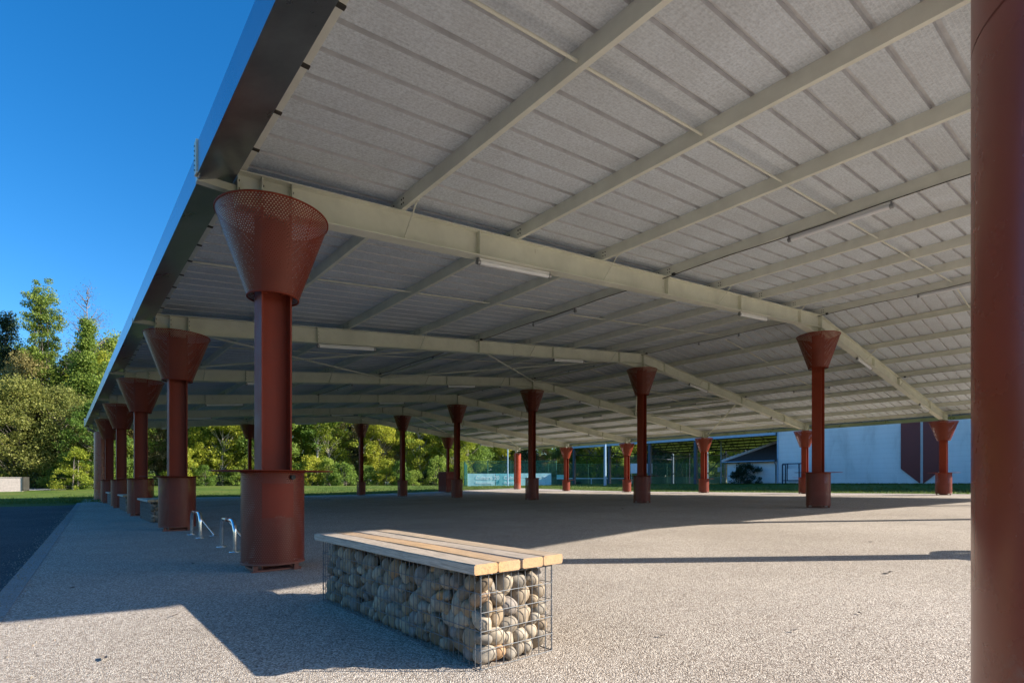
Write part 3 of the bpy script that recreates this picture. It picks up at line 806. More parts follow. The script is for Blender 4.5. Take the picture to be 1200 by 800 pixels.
# ------------------------------------------------------------------ right side: wall, house, shed
AW = 50.0
def zb(a, b): return zg(a, b)-.3
bw = empty('long_building', W(AW, 8, 0), TH, 'long pale rendered building with maroon pointed panels beyond the right eave', 'building')
q = MB(); q.box(0, 18, -38, 21.5-8, .3, 7.4); q.build('wall', M['render'], bw)
q = MB(); q.box(-.14, 18.14, -38.1, 13.64, 7.4, 7.65); q.build('roof_edge', M['bluesteel'], bw)
q = MB(); q.box(-.05, .10, 13.5, 13.62, .4, 7.4); q.build('corner_trim', M['palepole'], bw)
def arrow(y0, y1, yc, name):
    q = MB(); x = -.06
    pts = [(y0, 7.0), (y0, 2.55), (yc, 1.05) if y0 != yc and y1 == yc else (y0, 1.05)]
    return pts
# positions: panel between x=1057 and x=1108 px on the wall
def bwall(xpx):
    t = (xpx-600)/FPX; return AW*(cT-t*sT)/(sT+t*cT)
yL, yC1, yC2, yR = bwall(1056)-8, bwall(1078.5)-8, bwall(1082)-8, bwall(1105)-8
def zat(xpx, ypx):
    t = (xpx-600)/FPX; b = AW*(cT-t*sT)/(sT+t*cT); Y = AW*sT+b*cT; return 1+(HOR-ypx)/FPX*Y
for poly in ([(yL, 6.9), (yL, zat(1056, 549)), (yC1, zat(1078, 566.3)), (yC1, 6.9)], [(yC2, 6.9), (yC2, zat(1081, 566.3)), (yR, zat(1105, 549)), (yR, 6.9)]):
    q = MB(); vs = [(-.10, y, z) for y, z in poly]+[(-.003, y, z) for y, z in poly]
    q.add(vs, [(0, 1, 2, 3), (7, 6, 5, 4), (0, 4, 5, 1), (1, 5, 6, 2), (2, 6, 7, 3), (3, 7, 4, 0)]); q.build('wall_panel', M['maroon'], bw)
# framed white board in front of the wall corner
def onwall(xpx, off=0):
    t = (xpx-600)/FPX; a = AW-off; return a*(cT-t*sT)/(sT+t*cT)
bA, bB = onwall(917, 1.0), onwall(944, 1.0); bm_ = (bA+bB)/2; hw = (bA-bB)/2
g = zg(49, bm_)
e = empty('framed_board', W(49, bm_, g), TH, 'dark open metal frame holding a square white board by the wall corner', 'board')
q = MB(); H_ = 1.75
for y in (-hw, hw, -hw*.45): q.box(-.04, .04, y-.045, y+.045, 0, H_)
q.box(-.04, .04, -hw, hw, H_, H_+.09); q.box(-.04, .04, -hw, hw, .28, .36); q.box(-.04, .04, hw*.55-.04, hw*.55+.04, .36, H_); q.box(.5, .58, -hw, -hw+.08, 0, H_); q.box(.5, .58, hw-.08, hw, 0, H_); q.box(-.04, .58, -hw, -hw+.06, H_-.06, H_); q.box(-.04, .58, hw-.06, hw, H_-.06, H_); q.build('frame', M['darkblue'], e)
q = MB(); q.box(-.07, -.045, -hw*.42, hw*.5, .38, 1.38); q.build('panel', M['white'], e)
# small house
h0, h1 = bwall(911.5), 26.4
e = empty('tiled_house', W(AW, (h0+h1)/2, 0), TH, 'small white house with dark hipped tile roof against the long building', 'house')
hl = (h1-h0)/2
q = MB(); q.box(.0, 8, -hl, hl, .2, 3.05); q.build('wall', M['render'], e)
q = MB(); ea = .35; zr0 = 3.05; rx = 4.0; rz = 5.0
vs = [(-ea, -hl+.02, zr0), (-ea, hl+ea, zr0), (8+ea, hl+ea, zr0), (8+ea, -hl+.02, zr0), (rx, -hl+.02, rz), (rx, hl-3.2, rz), (-ea, -hl+.02, zr0-.1), (-ea, hl+ea, zr0-.1), (8+ea, hl+ea, zr0-.1), (8+ea, -hl+.02, zr0-.1)]
q.add(vs, [(0, 4, 5, 1), (1, 5, 2), (2, 5, 4, 3), (6, 0, 1, 7), (7, 1, 2, 8), (6, 7, 8, 9)]); rf = q.build('roof', M['tile'], e)
q = MB()
p0, p1 = Vector(vs[1]), Vector(vs[5]); nn = 16
for k in range(nn):
    a_, b_ = p0.lerp(p1, k/nn), p0.lerp(p1, (k+.92)/nn); q.path([a_+Vector((0, 0, .02)), b_+Vector((0, 0, .05))], [.15, .18], 8)
p0, p1 = Vector(vs[5]), Vector(vs[4])
for k in range(8):
    a_, b_ = p0.lerp(p1, k/8), p0.lerp(p1, (k+.92)/8); q.path([a_+Vector((0, 0, .02)), b_+Vector((0, 0, .05))], [.15, .18], 8)
q.build('ridge_tile', M['tilecap'], rf)
q = MB(); q.path([(-ea-.07, -hl+.1, 2.99), (-ea-.07, hl+ea, 2.99)], .08, 8); q.path([(-ea-.05, -hl+.15, 2.95), (-.06, -hl+.15, 2.6), (-.06, -hl+.15, .8)], .05, 8); q.build('gutter', M['fascia'], rf)
wy = bwall(866)-(h0+h1)/2
q = MB(); q.box(-.03, .12, wy-.3, wy+.3, 1.75, 2.55); wf = q.build('window', M['bolt'], e)
# shed (open steel hall) further left
e = empty('steel_shed', W(AW, 36, 0), TH, 'open blue steel shed with lattice trusses behind the tennis court', 'shed')
zs = 5.45; y0s, y1s = 23-36, 47-36
q = MB(); q.box(-.25, -.1, 21.7-36, y1s, zs-.10, zs+.28); q.build('edge_beam', M['palepole'], e)
q = MB()
nx_ = 14
q.hexa([(-.1, 21.7-36, zs+.12), (11, 21.7-36, zs+1.7), (11, y1s, zs+1.7), (-.1, y1s, zs+.12), (-.1, 21.7-36, zs+.2), (11, 21.7-36, zs+1.78), (11, y1s, zs+1.78), (-.1, y1s, zs+.2)])
q.hexa([(11, 21.7-36, zs+1.7), (22, 21.7-36, zs+.12), (22, y1s, zs+.12), (11, y1s, zs+1.7), (11, 21.7-36, zs+1.78), (22, 21.7-36, zs+.2), (22, y1s, zs+.2), (11, y1s, zs+1.78)])
q.build('roof', M['rooflight'], e)
for k in range(13):
    x = .4+k*1.75; zz = zs+.10+1.58*(1-abs(x-11)/11.1); q = MB(); q.box(x-.05, x+.05, 21.7-36, y1s, zz-.16, zz-.01); q.build('purlin', M['darkblue'], e)
posts = [46.8, 41.1, 35.4, 29.8]
for b in posts:
    for x in (0, 22):
        q = MB(); q.box(x-.14, x+.14, b-36-.14, b-36+.14, -.2, zs+.0); q.build('post', M['bluesteel'], e)
    q = MB(); bot = zs-.9; y = b-36
    q.path([(0, y, bot), (22, y, bot)], .06, 6); q.path([(0, y, zs-.02), (11, y, zs+1.5), (22, y, zs-.02)], .06, 6)
    for k in range(8):
        x0_, x1_ = k*22/8, (k+1)*22/8; xm = (x0_+x1_)/2; zz = zs-.1+1.55*(1-abs(xm-11)/11); q.path([(x0_, y, bot), (xm, y, zz)], .035, 5); q.path([(x1_, y, bot), (xm, y, zz)], .035, 5)
    q.build('truss', M['darkblue'], e)
for i in range(3):
    q = MB(); ya, yb = posts[i]-36, posts[i+1]-36; ym = (ya+yb)/2
    for s_, x in ((0, 22),):
        q.path([(22, ya, 2.2), (22, ym, zs-.3), (22, yb, 2.2)], .06, 6); q.path([(22, ym, 0.2), (22, ym, zs)], .08, 6)
    q.build('bracing', M['darkblue'], e)

# ------------------------------------------------------------------ tennis court: fence, banners, net, boards
def P(xpx, Y): return ((xpx-600)/FPX*Y, Y)
def fence(pts, h, lab, post_sp=2.6, rail=True, wind=0):
    x0, y0 = pts[0]; e = empty('court_fence', (x0, y0, zgw(x0, y0)), 0, lab, 'fence', 'green mesh fences of the tennis court')
    for (xa, ya), (xb, yb) in zip(pts[:-1], pts[1:]):
        d = math.hypot(xb-xa, yb-ya); n = max(1, round(d/post_sp)); q = MB()
        vs = []; fs = []; uvs = []
        for k in range(n+1):
            t = k/n; x, y = xa+(xb-xa)*t, ya+(yb-ya)*t; z = zgw(x, y)
            p = MB(); p.path([(x-x0, y-y0, z-zgw(x0, y0)-.2), (x-x0, y-y0, z-zgw(x0, y0)+h)], .035, 8); p.build('post', M['greenpost'], e)
            vs += [(x-x0, y-y0-.03, z-zgw(x0, y0)), (x-x0, y-y0-.03, z-zgw(x0, y0)+h-.03)]
            if k < n: fs.append((2*k, 2*k+2, 2*k+3, 2*k+1)); uvs.append([(d*k/n, 0), (d*(k+1)/n, 0), (d*(k+1)/n, h), (d*k/n, h)])
        q.add(vs, fs, uvs=uvs); q.build('mesh_panel', M['mesh'], e)
        r = MB(); za = zgw(xa, ya)-zgw(x0, y0); zb_ = zgw(xb, yb)-zgw(x0, y0)
        r.path([(xa-x0, ya-y0, za+h-.04), (xb-x0, yb-y0, zb_+h-.04)], .022, 6); r.build('rail', M['greenpost'], e)
        if wind:
            w_ = MB(); vs = [(x, y+.06, z) if z > 99 else (x, y+.06, z) for x, y, z in ((xa-x0, ya-y0, za+.05), (xb-x0, yb-y0, zb_+.05), (xb-x0, yb-y0, zb_+wind), (xa-x0, ya-y0, za+wind))]
            w_.add(vs, [(0, 1, 2, 3)]); w_.build('windbreak', M['windbreak'], e)
    return e
f1 = [P(544, 62), P(652, 63.2)]
fence(f1, 2.9, 'green mesh fence behind the turquoise banners')
fence([P(735, 60), P(850, 60)], 3.2, 'green mesh fence at the near right corner of the court')
fence([P(544, 62), P(548, 82)], 2.9, 'green mesh fence running back along the left of the court')
fence([P(548, 82), P(850, 84)], 3.2, 'long green screened fence at the back of the court', 3.2, wind=1.1)
def banner(xa, xb, Y, lab, name, lines, leaf=None):
    (x0, y0), (x1, y1) = P(xa, Y), P(xb, Y+.1*(xb-xa)/10.)
    y1 = Y+(xb-xa)*.012; x1 = (xb-600)/FPX*y1
    d = math.hypot(x1-x0, y1-y0); an = math.atan2(y1-y0, x1-x0); g = zgw(x0, y0)
    e = empty('banner', (x0, y0-.08, g+.02), an, lab, 'banner', 'turquoise banners on the court fence')
    q = MB(); H = 1.45; n = 12; vs = []
    for k in range(n+1):
        t = k/n; vs += [(d*t, .008*math.sin(k*2.1), .0), (d*t, .012*math.sin(k*1.3), H)]
    q.add(vs, [(2*k, 2*k+2, 2*k+3, 2*k+1) for k in range(n)], smooth=True)
    vs = [(x, y+.012, z) for x, y, z in vs]; q.add(vs, [(2*k+1, 2*k+3, 2*k+2, 2*k) for k in range(n)], smooth=True)
    q.build('sheet', M['tealpale' if name else 'teal'], e)
    for (s, tx, tz, sz) in lines:
        cu = bpy.data.curves.new('lettering', 'FONT'); cu.body = s; cu.size = sz; cu.extrude = .002
        o = bpy.data.objects.new('lettering', cu); COL.objects.link(o); o.parent = e; o.location = (tx, -.03, tz); o.rotation_euler = (math.pi/2, 0, 0); cu.materials.append(M['bannerwhite'])
        me = bpy.data.meshes.new_from_object(o); bpy.data.objects.remove(o); o = bpy.data.objects.new('lettering', me); COL.objects.link(o); o.parent = e; o.location = (tx, -.03, tz); o.rotation_euler = (math.pi/2, 0, 0)
    if leaf:
        q = MB(); lx, lz, s = leaf; pts = [(0, 0), (.12, .35), (.05, .75), (.3, 1.0), (.62, 1.3), (.6, .8), (.5, .4), (.25, .1)]
        q.add([(lx+x*s, -.03, lz+z*s) for x, z in pts], [tuple(range(8))]); q.build('emblem', M['tealdark'], e)
    return e
banner(548, 580.5, 61.9, 'turquoise banner with white lettering at the left end of the fence', 1, [('Culture 20', .95, .78, .62), ('Associations', .9, .25, .42)])
banner(581, 608, 62.3, 'turquoise banner with dark teal leaf emblem and white lettering', 0, [('Culture', .95, .78, .58), ('Associa', .95, .25, .42)], (.12, .15, .45))
banner(608.5, 646, 62.6, 'turquoise banner at the right end, partly behind a red post', 1, [('Culture 20', .9, .78, .55), ('Associations', .9, .25, .42)])
# tennis net
(xa, ya), (xb, yb) = P(652, 72), P(735, 70)
e = empty('tennis_net', (xa, ya, zgw(xa, ya)), math.atan2(yb-ya, xb-xa), 'tennis net with a white top band behind the right columns', 'net')
d = math.hypot(xb-xa, yb-ya)
q = MB(); q.box(0, d, -.02, .02, .86, .97); q.box(d*.5-.05, d*.5+.05, -.025, .025, .0, .87); q.build('band', M['bannerwhite'], e)
q = MB(); q.add([(0, 0, .02), (d, 0, .02), (d, 0, .86), (0, 0, .86)], [(0, 1, 2, 3)], uvs=[[(0, 0), (d, 0), (d, .86), (0, .86)]]); q.build('netting', M['mesh'], e)
for x in (0, d): q = MB(); q.path([(x, 0, 0), (x, 0, 1.05)], .05, 8); q.build('post', M['greenpost'], e)
x, y = P(751.5, 59.8); e = empty('notice_board', (x, y, zgw(x, y)), .02, 'white rectangular notice board hung on the green court fence', 'sign')
q = MB(); q.box(-1.2, 1.2, -.06, -.035, 1.2, 2.25); q.build('panel', M['white'], e)
q = MB(); q.box(-1.23, 1.23, -.034, -.0, 1.17, 1.2); q.box(-1.23, 1.23, -.034, 0, 2.25, 2.28); q.box(-1.23, -1.2, -.034, 0, 1.2, 2.25); q.box(1.2, 1.23, -.034, 0, 1.2, 2.25)
q.path([(-1.1, -.02, 0), (-1.1, -.02, 1.2)], .03, 6); q.path([(1.1, -.02, 0), (1.1, -.02, 1.2)], .03, 6); q.build('frame', M['fascia'], e)
x, y = P(657, 81.6); e = empty('umpire_screen', (x, y, zgw(x, y)), 0, 'plain blue green panel on the back fence of the court', 'sign')
q = MB(); q.box(-.6, .6, -.1, -.05, .9, 1.6); q.build('panel', M['teal'], e); q = MB(); q.path([(-.5, -.04, 0), (-.5, -.04, .9)], .03, 6); q.path([(.5, -.04, 0), (.5, -.04, .9)], .03, 6); q.build('leg', M['greenpost'], e)
# lamp poles
def pole(xpx, Y, h, r, lab):
    x, y = P(xpx, Y); e = empty('flood_light_pole', (x, y, zgw(x, y)), 0, lab, 'lamp post', 'pale poles round the tennis court')
    q = MB(); q.path([(0, 0, 0), (0, 0, h)], [r, r*.6], 10); q.build('mast', M['palepole'], e)
    q = MB(); q.path([(-.6, 0, h-.1), (.6, 0, h-.1)], .05, 6); q.box(-.75, -.35, -.25, .1, h-.1, h+.12); q.box(.35, .75, -.25, .1, h-.1, h+.12); q.build('lamp_head', M['fascia'], e)
pole(709, 56, 8, .15, 'thick pale blue lamp pole standing on the grass near the net')
pole(595, 61.6, 8, .08, 'slim pale pole rising between the turquoise banners')
pole(817, 58, 8, .06, 'slim pale pole behind the sunlit column by the tiled house')
x, y = P(845, 58); e = empty('fence_post', (x, y, zgw(x, y)), 0, 'pale steel post left of the small tiled house', 'post'); q = MB(); q.path([(0, 0, 0), (0, 0, 4.6)], .07, 8); q.build('shaft', M['palepole'], e); q = MB(); q.box(-.3, .0, -.2, .2, 1.3, 1.8); q.build('meter_box', M['white'], e)
# concrete block left
x, y = P(8, 50); e = empty('concrete_bin', (x, y, zgw(x, y)-.02), .38, 'low pale concrete box with dark edge plate beside the gravel path', 'container')
q = MB(); q.box(-2.2, 1.12, 0, 1.1, 0, 1.32); q.build('body', M['concrete'], e)
q = MB(); q.box(1.123, 1.24, -.05, 1.15, .12, 1.40); q.build('edge_plate', M['bolt'], e)
q = MB(); q.box(-2.25, 1.12, -.04, 1.14, 1.323, 1.37); q.build('coping', M['tilecap'], e)
# beige house far behind the court trees
x, y = P(653, 112); e = empty('beige_house', (x, y, zgw(x, y)), .1, 'beige house glimpsed through the trees behind the tennis court', 'house')
q = MB(); q.box(-4.5, 4.5, 0, 8, -.2, 4.4); q.build('wall', M['beigewall'], e)
q = MB(); q.add([(-5, -.5, 4.4), (5, -.5, 4.4), (5, 8.5, 4.4), (-5, 8.5, 4.4), (-5, 4, 6.4), (5, 4, 6.4)], [(0, 1, 5, 4), (2, 3, 4, 5), (0, 4, 3), (1, 2, 5), (0, 3, 2, 1)]); q.build('roof', M['tile'], e)
for xx in (-3, 0, 3): q = MB(); q.box(xx-.5, xx+.5, -.06, .03, 1, 2.6); q.build('window', M['bolt'], e)

# ------------------------------------------------------------------ vegetation
def leaves(centres, rad, n_per, size, R, flat=1., jitter=.5, up=0.):
    C = np.repeat(centres, n_per, 0); rr = np.repeat(rad, n_per)
    u = R.normal(size=C.shape); u /= np.linalg.norm(u, axis=1)[:, None]
    d = R.uniform(0, 1, len(C))**.42
    off = u*(d*rr)[:, None]; off[:, 2] *= flat
    p = C+off
    s = size*R.uniform(.55, 1.35, len(C))
    nrm = R.normal(size=C.shape)+u*.6+np.array([0, 0, up]); nrm /= np.linalg.norm(nrm, axis=1)[:, None]
    t = np.cross(nrm, R.normal(size=C.shape)); t /= np.linalg.norm(t, axis=1)[:, None]; b = np.cross(nrm, t)
    t *= s[:, None]; b *= (s*R.uniform(.45, .8, len(C)))[:, None]
    V = np.stack([p-t, p-b*.9, p+t, p+b*.9], 1).reshape(-1, 3)
    Q = np.arange(len(V), dtype=np.int32).reshape(-1, 4)
    return V, Q
def make_tree(kind, h, w, leafm, barkm, seed, nclump=90, nleaf=70, size=.17, base=.25, trunk_r=.18, lean=0, shape='oval', clump=.9, nstem=1):
    R = np.random.default_rng(seed); root = empty(kind, (0, 0, 0))
    tb = MB(); cents = []; rads = []
    for s in range(nstem):
        ox, oy = (R.uniform(-.12, .12, 2)*w if nstem > 1 else (0, 0))
        lx, ly = R.normal(0, .03, 2)*h+lean*h*.2
        npt = 7; pts = [(ox+lx*(k/npt)**1.5+R.normal(0, .012)*h*(k > 0)*.3, oy+ly*(k/npt)**1.5, h*.93*k/npt) for k in range(npt+1)]
        tb.path(pts, [trunk_r*(1-.85*k/npt)*(1.25 if k == 0 else 1) for k in range(npt+1)], 8)
        nb_ = nclump//nstem
        for k in range(nb_):
            t = base+(1-base)*R.uniform(0, 1)**.85
            if shape == 'oval': prof = math.sin(math.pi*min(1, ((t-base)/(1-base))*.88+.12))**.6
            elif shape == 'cone': prof = (1-(t-base)/(1-base))**.8+.06
            elif shape == 'column': prof = (math.sin(math.pi*((t-base)/(1-base)*.8+.2))**.5)
            elif shape == 'bush': prof = math.sqrt(max(0, 1-((t-base)/(1-base))**2))*1.0+.05
            else: prof = 1
            ang = R.uniform(0, 2*math.pi); rr = w/2*prof*math.sqrt(R.uniform(.12, 1.))
            i = min(npt, max(0, t/.93*npt)); i0 = int(min(npt-1, i)); fr = min(1, i-i0)
            px_, py_ = pts[i0][0]*(1-fr)+pts[i0+1][0]*fr, pts[i0][1]*(1-fr)+pts[i0+1][1]*fr
            c = (px_+rr*math.cos(ang), py_+rr*math.sin(ang), h*t+R.normal(0, .02)*h)
            cents.append(c); rads.append(clump*R.uniform(.55, 1.25))
            tz = max(.08*h, h*t-rr*(.25 if shape == 'cone' else .9)); j = min(npt-.001, tz/(h*.93)*npt); j0 = int(j); f2 = j-j0
            q0 = (pts[j0][0]*(1-f2)+pts[j0+1][0]*f2, pts[j0][1]*(1-f2)+pts[j0+1][1]*f2, tz)
            if R.uniform() < .6: 
                m_ = tuple((q0[i_]+c[i_])/2+R.normal(0, .04)*w*.4 for i_ in range(3))
                tb.path([q0, m_, c], [trunk_r*.28, trunk_r*.17, trunk_r*.06], 5, cap=False)
    tb.build('trunk', barkm, root)
    C = np.array(cents); V, Q = leaves(C, np.array(rads), nleaf, size, R, .75)
    mesh_np('crown', V, Q, leafm, root); return root
protos = {
 'oak': make_tree('leafy_tree', 11, 9, M['leaf_oak'], M['bark'], 1, 190, 190, .10, .05, .22, clump=1.15),
 'green': make_tree('leafy_tree', 13, 7.5, M['leaf_green'], M['bark'], 2, 150, 160, .12, .06, .2, clump=1.05),
 'yellow': make_tree('leafy_tree', 12, 7, M['leaf_yellow'], M['barkpale'], 3, 130, 150, .12, .1, .17, clump=1.0),
 'brown': make_tree('leafy_tree', 12, 6.5, M['leaf_brown'], M['bark'], 4, 110, 120, .11, .12, .16, clump=1.0),
 'slim': make_tree('slender_tree', 15, 5, M['leaf_green'], M['barkpale'], 5, 70, 70, .15, .38, .17, clump=.95),
 'slimy': make_tree('slender_tree', 14, 5, M['leaf_yellow'], M['barkpale'], 15, 60, 60, .15, .35, .15, clump=.95),
 'dark': make_tree('evergreen_tree', 13, 7, M['leaf_dark'], M['bark'], 6, 140, 110, .16, .06, .22, clump=1.1),
 'poplar': make_tree('poplar_tree', 23, 4.0, M['leaf_poplar'], M['bark'], 7, 330, 110, .10, .10, .11, shape='column', clump=.70, nstem=6),
 'cone': make_tree('poplar_tree', 19, 3.7, M['leaf_poplar'], M['bark'], 8, 180, 190, .11, .06, .24, shape='cone', clump=.9, lean=-.18),
 'bare': make_tree('bare_tree', 22, 6.5, M['leaf_bare'], M['bark'], 9, 190, 26, .05, .28, .22, shape='oval', clump=1.2),
 'spruce': make_tree('cedar_tree', 21, 9, M['leaf_dark'], M['bark'], 10, 150, 130, .11, .2, .26, shape='cone', clump=1.0),
 'bush': make_tree('shrub', 2.6, 3.4, M['leaf_green'], M['bark'], 11, 60, 90, .085, .0, .05, shape='bush', clump=.5, nstem=3),
 'bushy': make_tree('shrub', 3.2, 3.2, M['leaf_yellow'], M['bark'], 12, 60, 90, .085, .0, .05, shape='bush', clump=.5, nstem=3),
 'bushd': make_tree('shrub', 1.7, 3.4, M['leaf_dark'], M['bark'], 13, 60, 100, .06, .0, .04, shape='bush', clump=.38, nstem=5),
 'thuja': make_tree('conifer_shrub', 4.2, 4.2, M['leaf_yellow'], M['bark'], 14, 80, 90, .075, .0, .07, shape='cone', clump=.45, nstem=5),
}
cat = {'bush': 'shrub', 'bushy': 'shrub', 'bushd': 'shrub', 'thuja': 'shrub'}
used = set()
placed = []
def plant(kind, x, y, s, sz, label, group=None, rz=None):
    p = protos[kind]; o = p if kind not in used else copy_tree(p); used.add(kind)
    o.location = (x, y, zgw(x, y)-.05); o.scale = (s, s, s*sz); o.rotation_euler.z = random.uniform(0, 6.28) if rz is None else rz
    tag(o, label, cat.get(kind, 'tree'), group); placed.append((o, kind, x/y)); return o
def pp(kind, xpx, Y, s, sz, label, group=None, rz=None): 
    x, y = P(xpx, Y); return plant(kind, x, y, s, sz, label, group, rz)
# left skyline individuals
pp('poplar', 52, 66, 1.0, 1.04, 'tall ragged poplar standing highest on the left skyline')
pp('cone', 84, 62, 1.0, 1.0, 'bright green leaning poplar right of the tallest one', rz=2.2)
pp('bare', 108, 66, 1.0, 1.10, 'nearly bare greyish tree beside the roof edge')
pp('spruce', 4, 66, 1.0, 1.0, 'tall dark tiered cedar at the left edge')
pp('slim', 130, 64, .95, 1.1, 'thin topped green tree touching the roof edge', 'trees on the left beyond the road')
pp('brown', 32, 64, 1.1, 1.15, 'olive tree filling the skyline dip between cedar and poplar', 'trees on the left beyond the road')
pp('oak', 72, 58, .95, 1.0, 'broad olive tree below the leaning poplar', 'trees on the left beyond the road')
pp('oak', 22, 56, 1.0, 1.0, 'broad olive oak at the left edge behind the concrete box', 'trees on the left beyond the road')
pp('oak', -45, 56, 1.1, 1.05, 'olive oak just left of the picture', 'trees on the left beyond the road')
pp('dark', 50, 59, .75, .85, 'dark evergreen in the gap between the two olive oaks', 'trees on the left beyond the road')
pp('green', 112, 57, .8, .85, 'mid green tree behind the end of the left eave', 'trees on the left beyond the road')
pp('thuja', 88, 54, 1.0, 1.0, 'bright feathery conifer shrub on the grass left of the hall')
for i, (xp, Y, k, s) in enumerate([(-6, 55, 'bush', 1.1), (22, 55.5, 'bushy', .7), (36, 56, 'bushd', 1.3), (58, 56, 'bush', 1.0), (72, 55.5, 'bush', .8), (106, 55.5, 'bush', .9)]):
    pp(k, xp, Y, s, 1, f'{ordw[i]} shrub from the left under the trees beyond the gravel path', 'shrubs under the left trees')
for i, (xp, Y, k, s_, z_) in enumerate([(-12, 70, 'green', 1.3, 1.05), (14, 72, 'slim', 1.15, 1.08), (36, 71, 'green', 1.25, 1.1), (66, 72, 'slim', 1.12, 1.0), (76, 70, 'brown', 1.2, 1.05), (98, 69, 'green', 1.2, 1.1), (116, 68, 'yellow', 1.15, 1.15), (130, 70, 'green', 1.2, 1.2)]):
    pp(k, xp, Y, s_, z_, f'{ordw[i]} tall tree from the left in the back row beyond the road', 'back row of trees beyond the road')
# wood behind the far gable
gw = 'trees of the wood behind the far gable'
kinds = ['green', 'brown', 'green', 'brown', 'slim', 'green', 'yellow', 'slim', 'yellow', 'green', 'yellow', 'slimy', 'slim', 'yellow', 'brown', 'slimy', 'yellow', 'brown', 'slim', 'yellow', 'yellow', 'yellow', 'green']
cnt = {}
desc = {'green': 'mid green leafy tree', 'brown': 'brownish autumn tree', 'slim': 'slender pale trunked tree', 'slimy': 'slender yellow leaved tree', 'yellow': 'bright yellow green tree', 'dark': 'dark evergreen tree', 'oak': 'broad olive tree'}
for i, k in enumerate(kinds):
    xp = 148+i*18.3+random.uniform(-5, 5); Y = 67+i*.75+random.uniform(-1.5, 2.5)+(i % 3)*1.5
    c = cnt[k] = cnt.get(k, 0)+1
    pp(k, xp, Y, random.uniform(.82, 1.08), random.uniform(.9, 1.15), f'{ordw[c-1]} {desc[k]} from the left, front row behind the far gable', gw)
cnt = {}
for i in range(26):
    k = ['green', 'slim', 'green', 'slimy', 'dark', 'brown'][i % 6]; c = cnt[k] = cnt.get(k, 0)+1
    xp = 130+i*17.5+random.uniform(-5, 5); Y = 80+i*.5+random.uniform(-2, 5)
    pp(k, xp, Y, random.uniform(1., 1.25), random.uniform(1, 1.2), f'{ordw[c-1]} {desc[k]} from the left, deeper in the wood behind the far gable', gw)
cnt = {}
for i in range(26):
    k = ['bush', 'bush', 'bushd', 'bush', 'bushy'][i % 5]; c = cnt[k] = cnt.get(k, 0)+1
    xp = 145+i*16+random.uniform(-5, 5); Y = 63+i*.62+random.uniform(-.7, 1.6)
    pp(k, xp, Y, random.uniform(.7, 1.15), random.uniform(.9, 1.5), f'{ordw[c-1]} {dict(bush="green", bushd="dark", bushy="yellow green")[k]} shrub from the left at the edge of the wood', 'shrubs along the edge of the wood')
# trees behind the tennis court
cnt = {}
for i in range(30):
    row = i % 2; k = (['yellow', 'green', 'yellow', 'dark', 'oak', 'green'] if row == 0 else ['dark', 'slim', 'dark', 'brown', 'green'])[(i//2) % (6 if row == 0 else 5)]
    c = cnt[(k, row)] = cnt.get((k, row), 0)+1
    xp = 545+(i//2)*25+row*12+random.uniform(-5, 5); Y = 92+row*12+random.uniform(-2, 3)
    if row == 0 and 640 < xp < 668: xp += 24
    pp(k, xp, Y, random.uniform(.75, .95), random.uniform(.85, 1.1), f'{ordw[c-1]} {desc[k]} from the left, {"first" if row == 0 else "second"} row behind the tennis court', 'trees behind the tennis court')
pp('bushd', 877, 50.3, 1.0, 1.05, 'dark rounded bush before the small tiled house', rz=.5)
pp('bushd', 678, 73, .45, .6, 'low dark rounded shrub behind the tennis net', rz=1)
pp('green', 1180, 95, 1, 1, 'green tree behind the long building', 'trees behind the long building')
# woodland mass filling the far gaps
R = np.random.default_rng(77); n = 900
ang = R.uniform(-.86, .62, n); rad_ = R.uniform(108, 122, n)
X_ = np.tan(ang)*rad_; keep = np.ones(n, bool)
C = np.stack([X_, rad_, R.uniform(0, 11, n)+.4], 1)[keep]
V, Q = leaves(C, np.full(len(C), 3.2), 55, .42, R, .8)
tag(mesh_np('far_woodland', V, Q, M['leaf_green']), 'dark mass of distant woodland closing every gap between the trees', 'woodland', kind='stuff')
# grass tufts at edges
R = np.random.default_rng(5); pts = []
def strip(n, fa):
    for _ in range(n):
        a, b = fa(); pts.append(tuple(W(a, b, zg(a, b)-.02)))
strip(5200, lambda: (36.4+abs(R.normal(0, 1))*5, R.uniform(2, 52)))
strip(2600, lambda: (49.8-abs(R.normal(0, .8)), R.uniform(0, 27)))
strip(5000, lambda: (R.uniform(0, 40), 41.7+abs(R.normal(0, 1))*6))
strip(3000, lambda: (R.uniform(-22, 2), 34+abs(R.normal(0, 1))*6))
C = np.array(pts); n = len(C); K = 5
C = np.repeat(C, K, 0)+np.concatenate([R.normal(0, .06, (n*K, 2)), np.zeros((n*K, 1))], 1)
h = R.uniform(.05, .16, n*K); d = R.normal(0, .05, (n*K, 2)); w = R.normal(0, .014, (n*K, 2))
z0 = np.zeros((n*K, 1)); base = C
V = np.stack([base-np.c_[w, z0], base+np.c_[w, z0], base+np.c_[d, h[:, None]]], 1).reshape(-1, 3)
tag(mesh_np('grass_tufts', V, np.arange(len(V), dtype=np.int32).reshape(-1, 3), M['leaf_grass']), 'short tufts of grass along the edges of the paving', 'grass', kind='stuff')
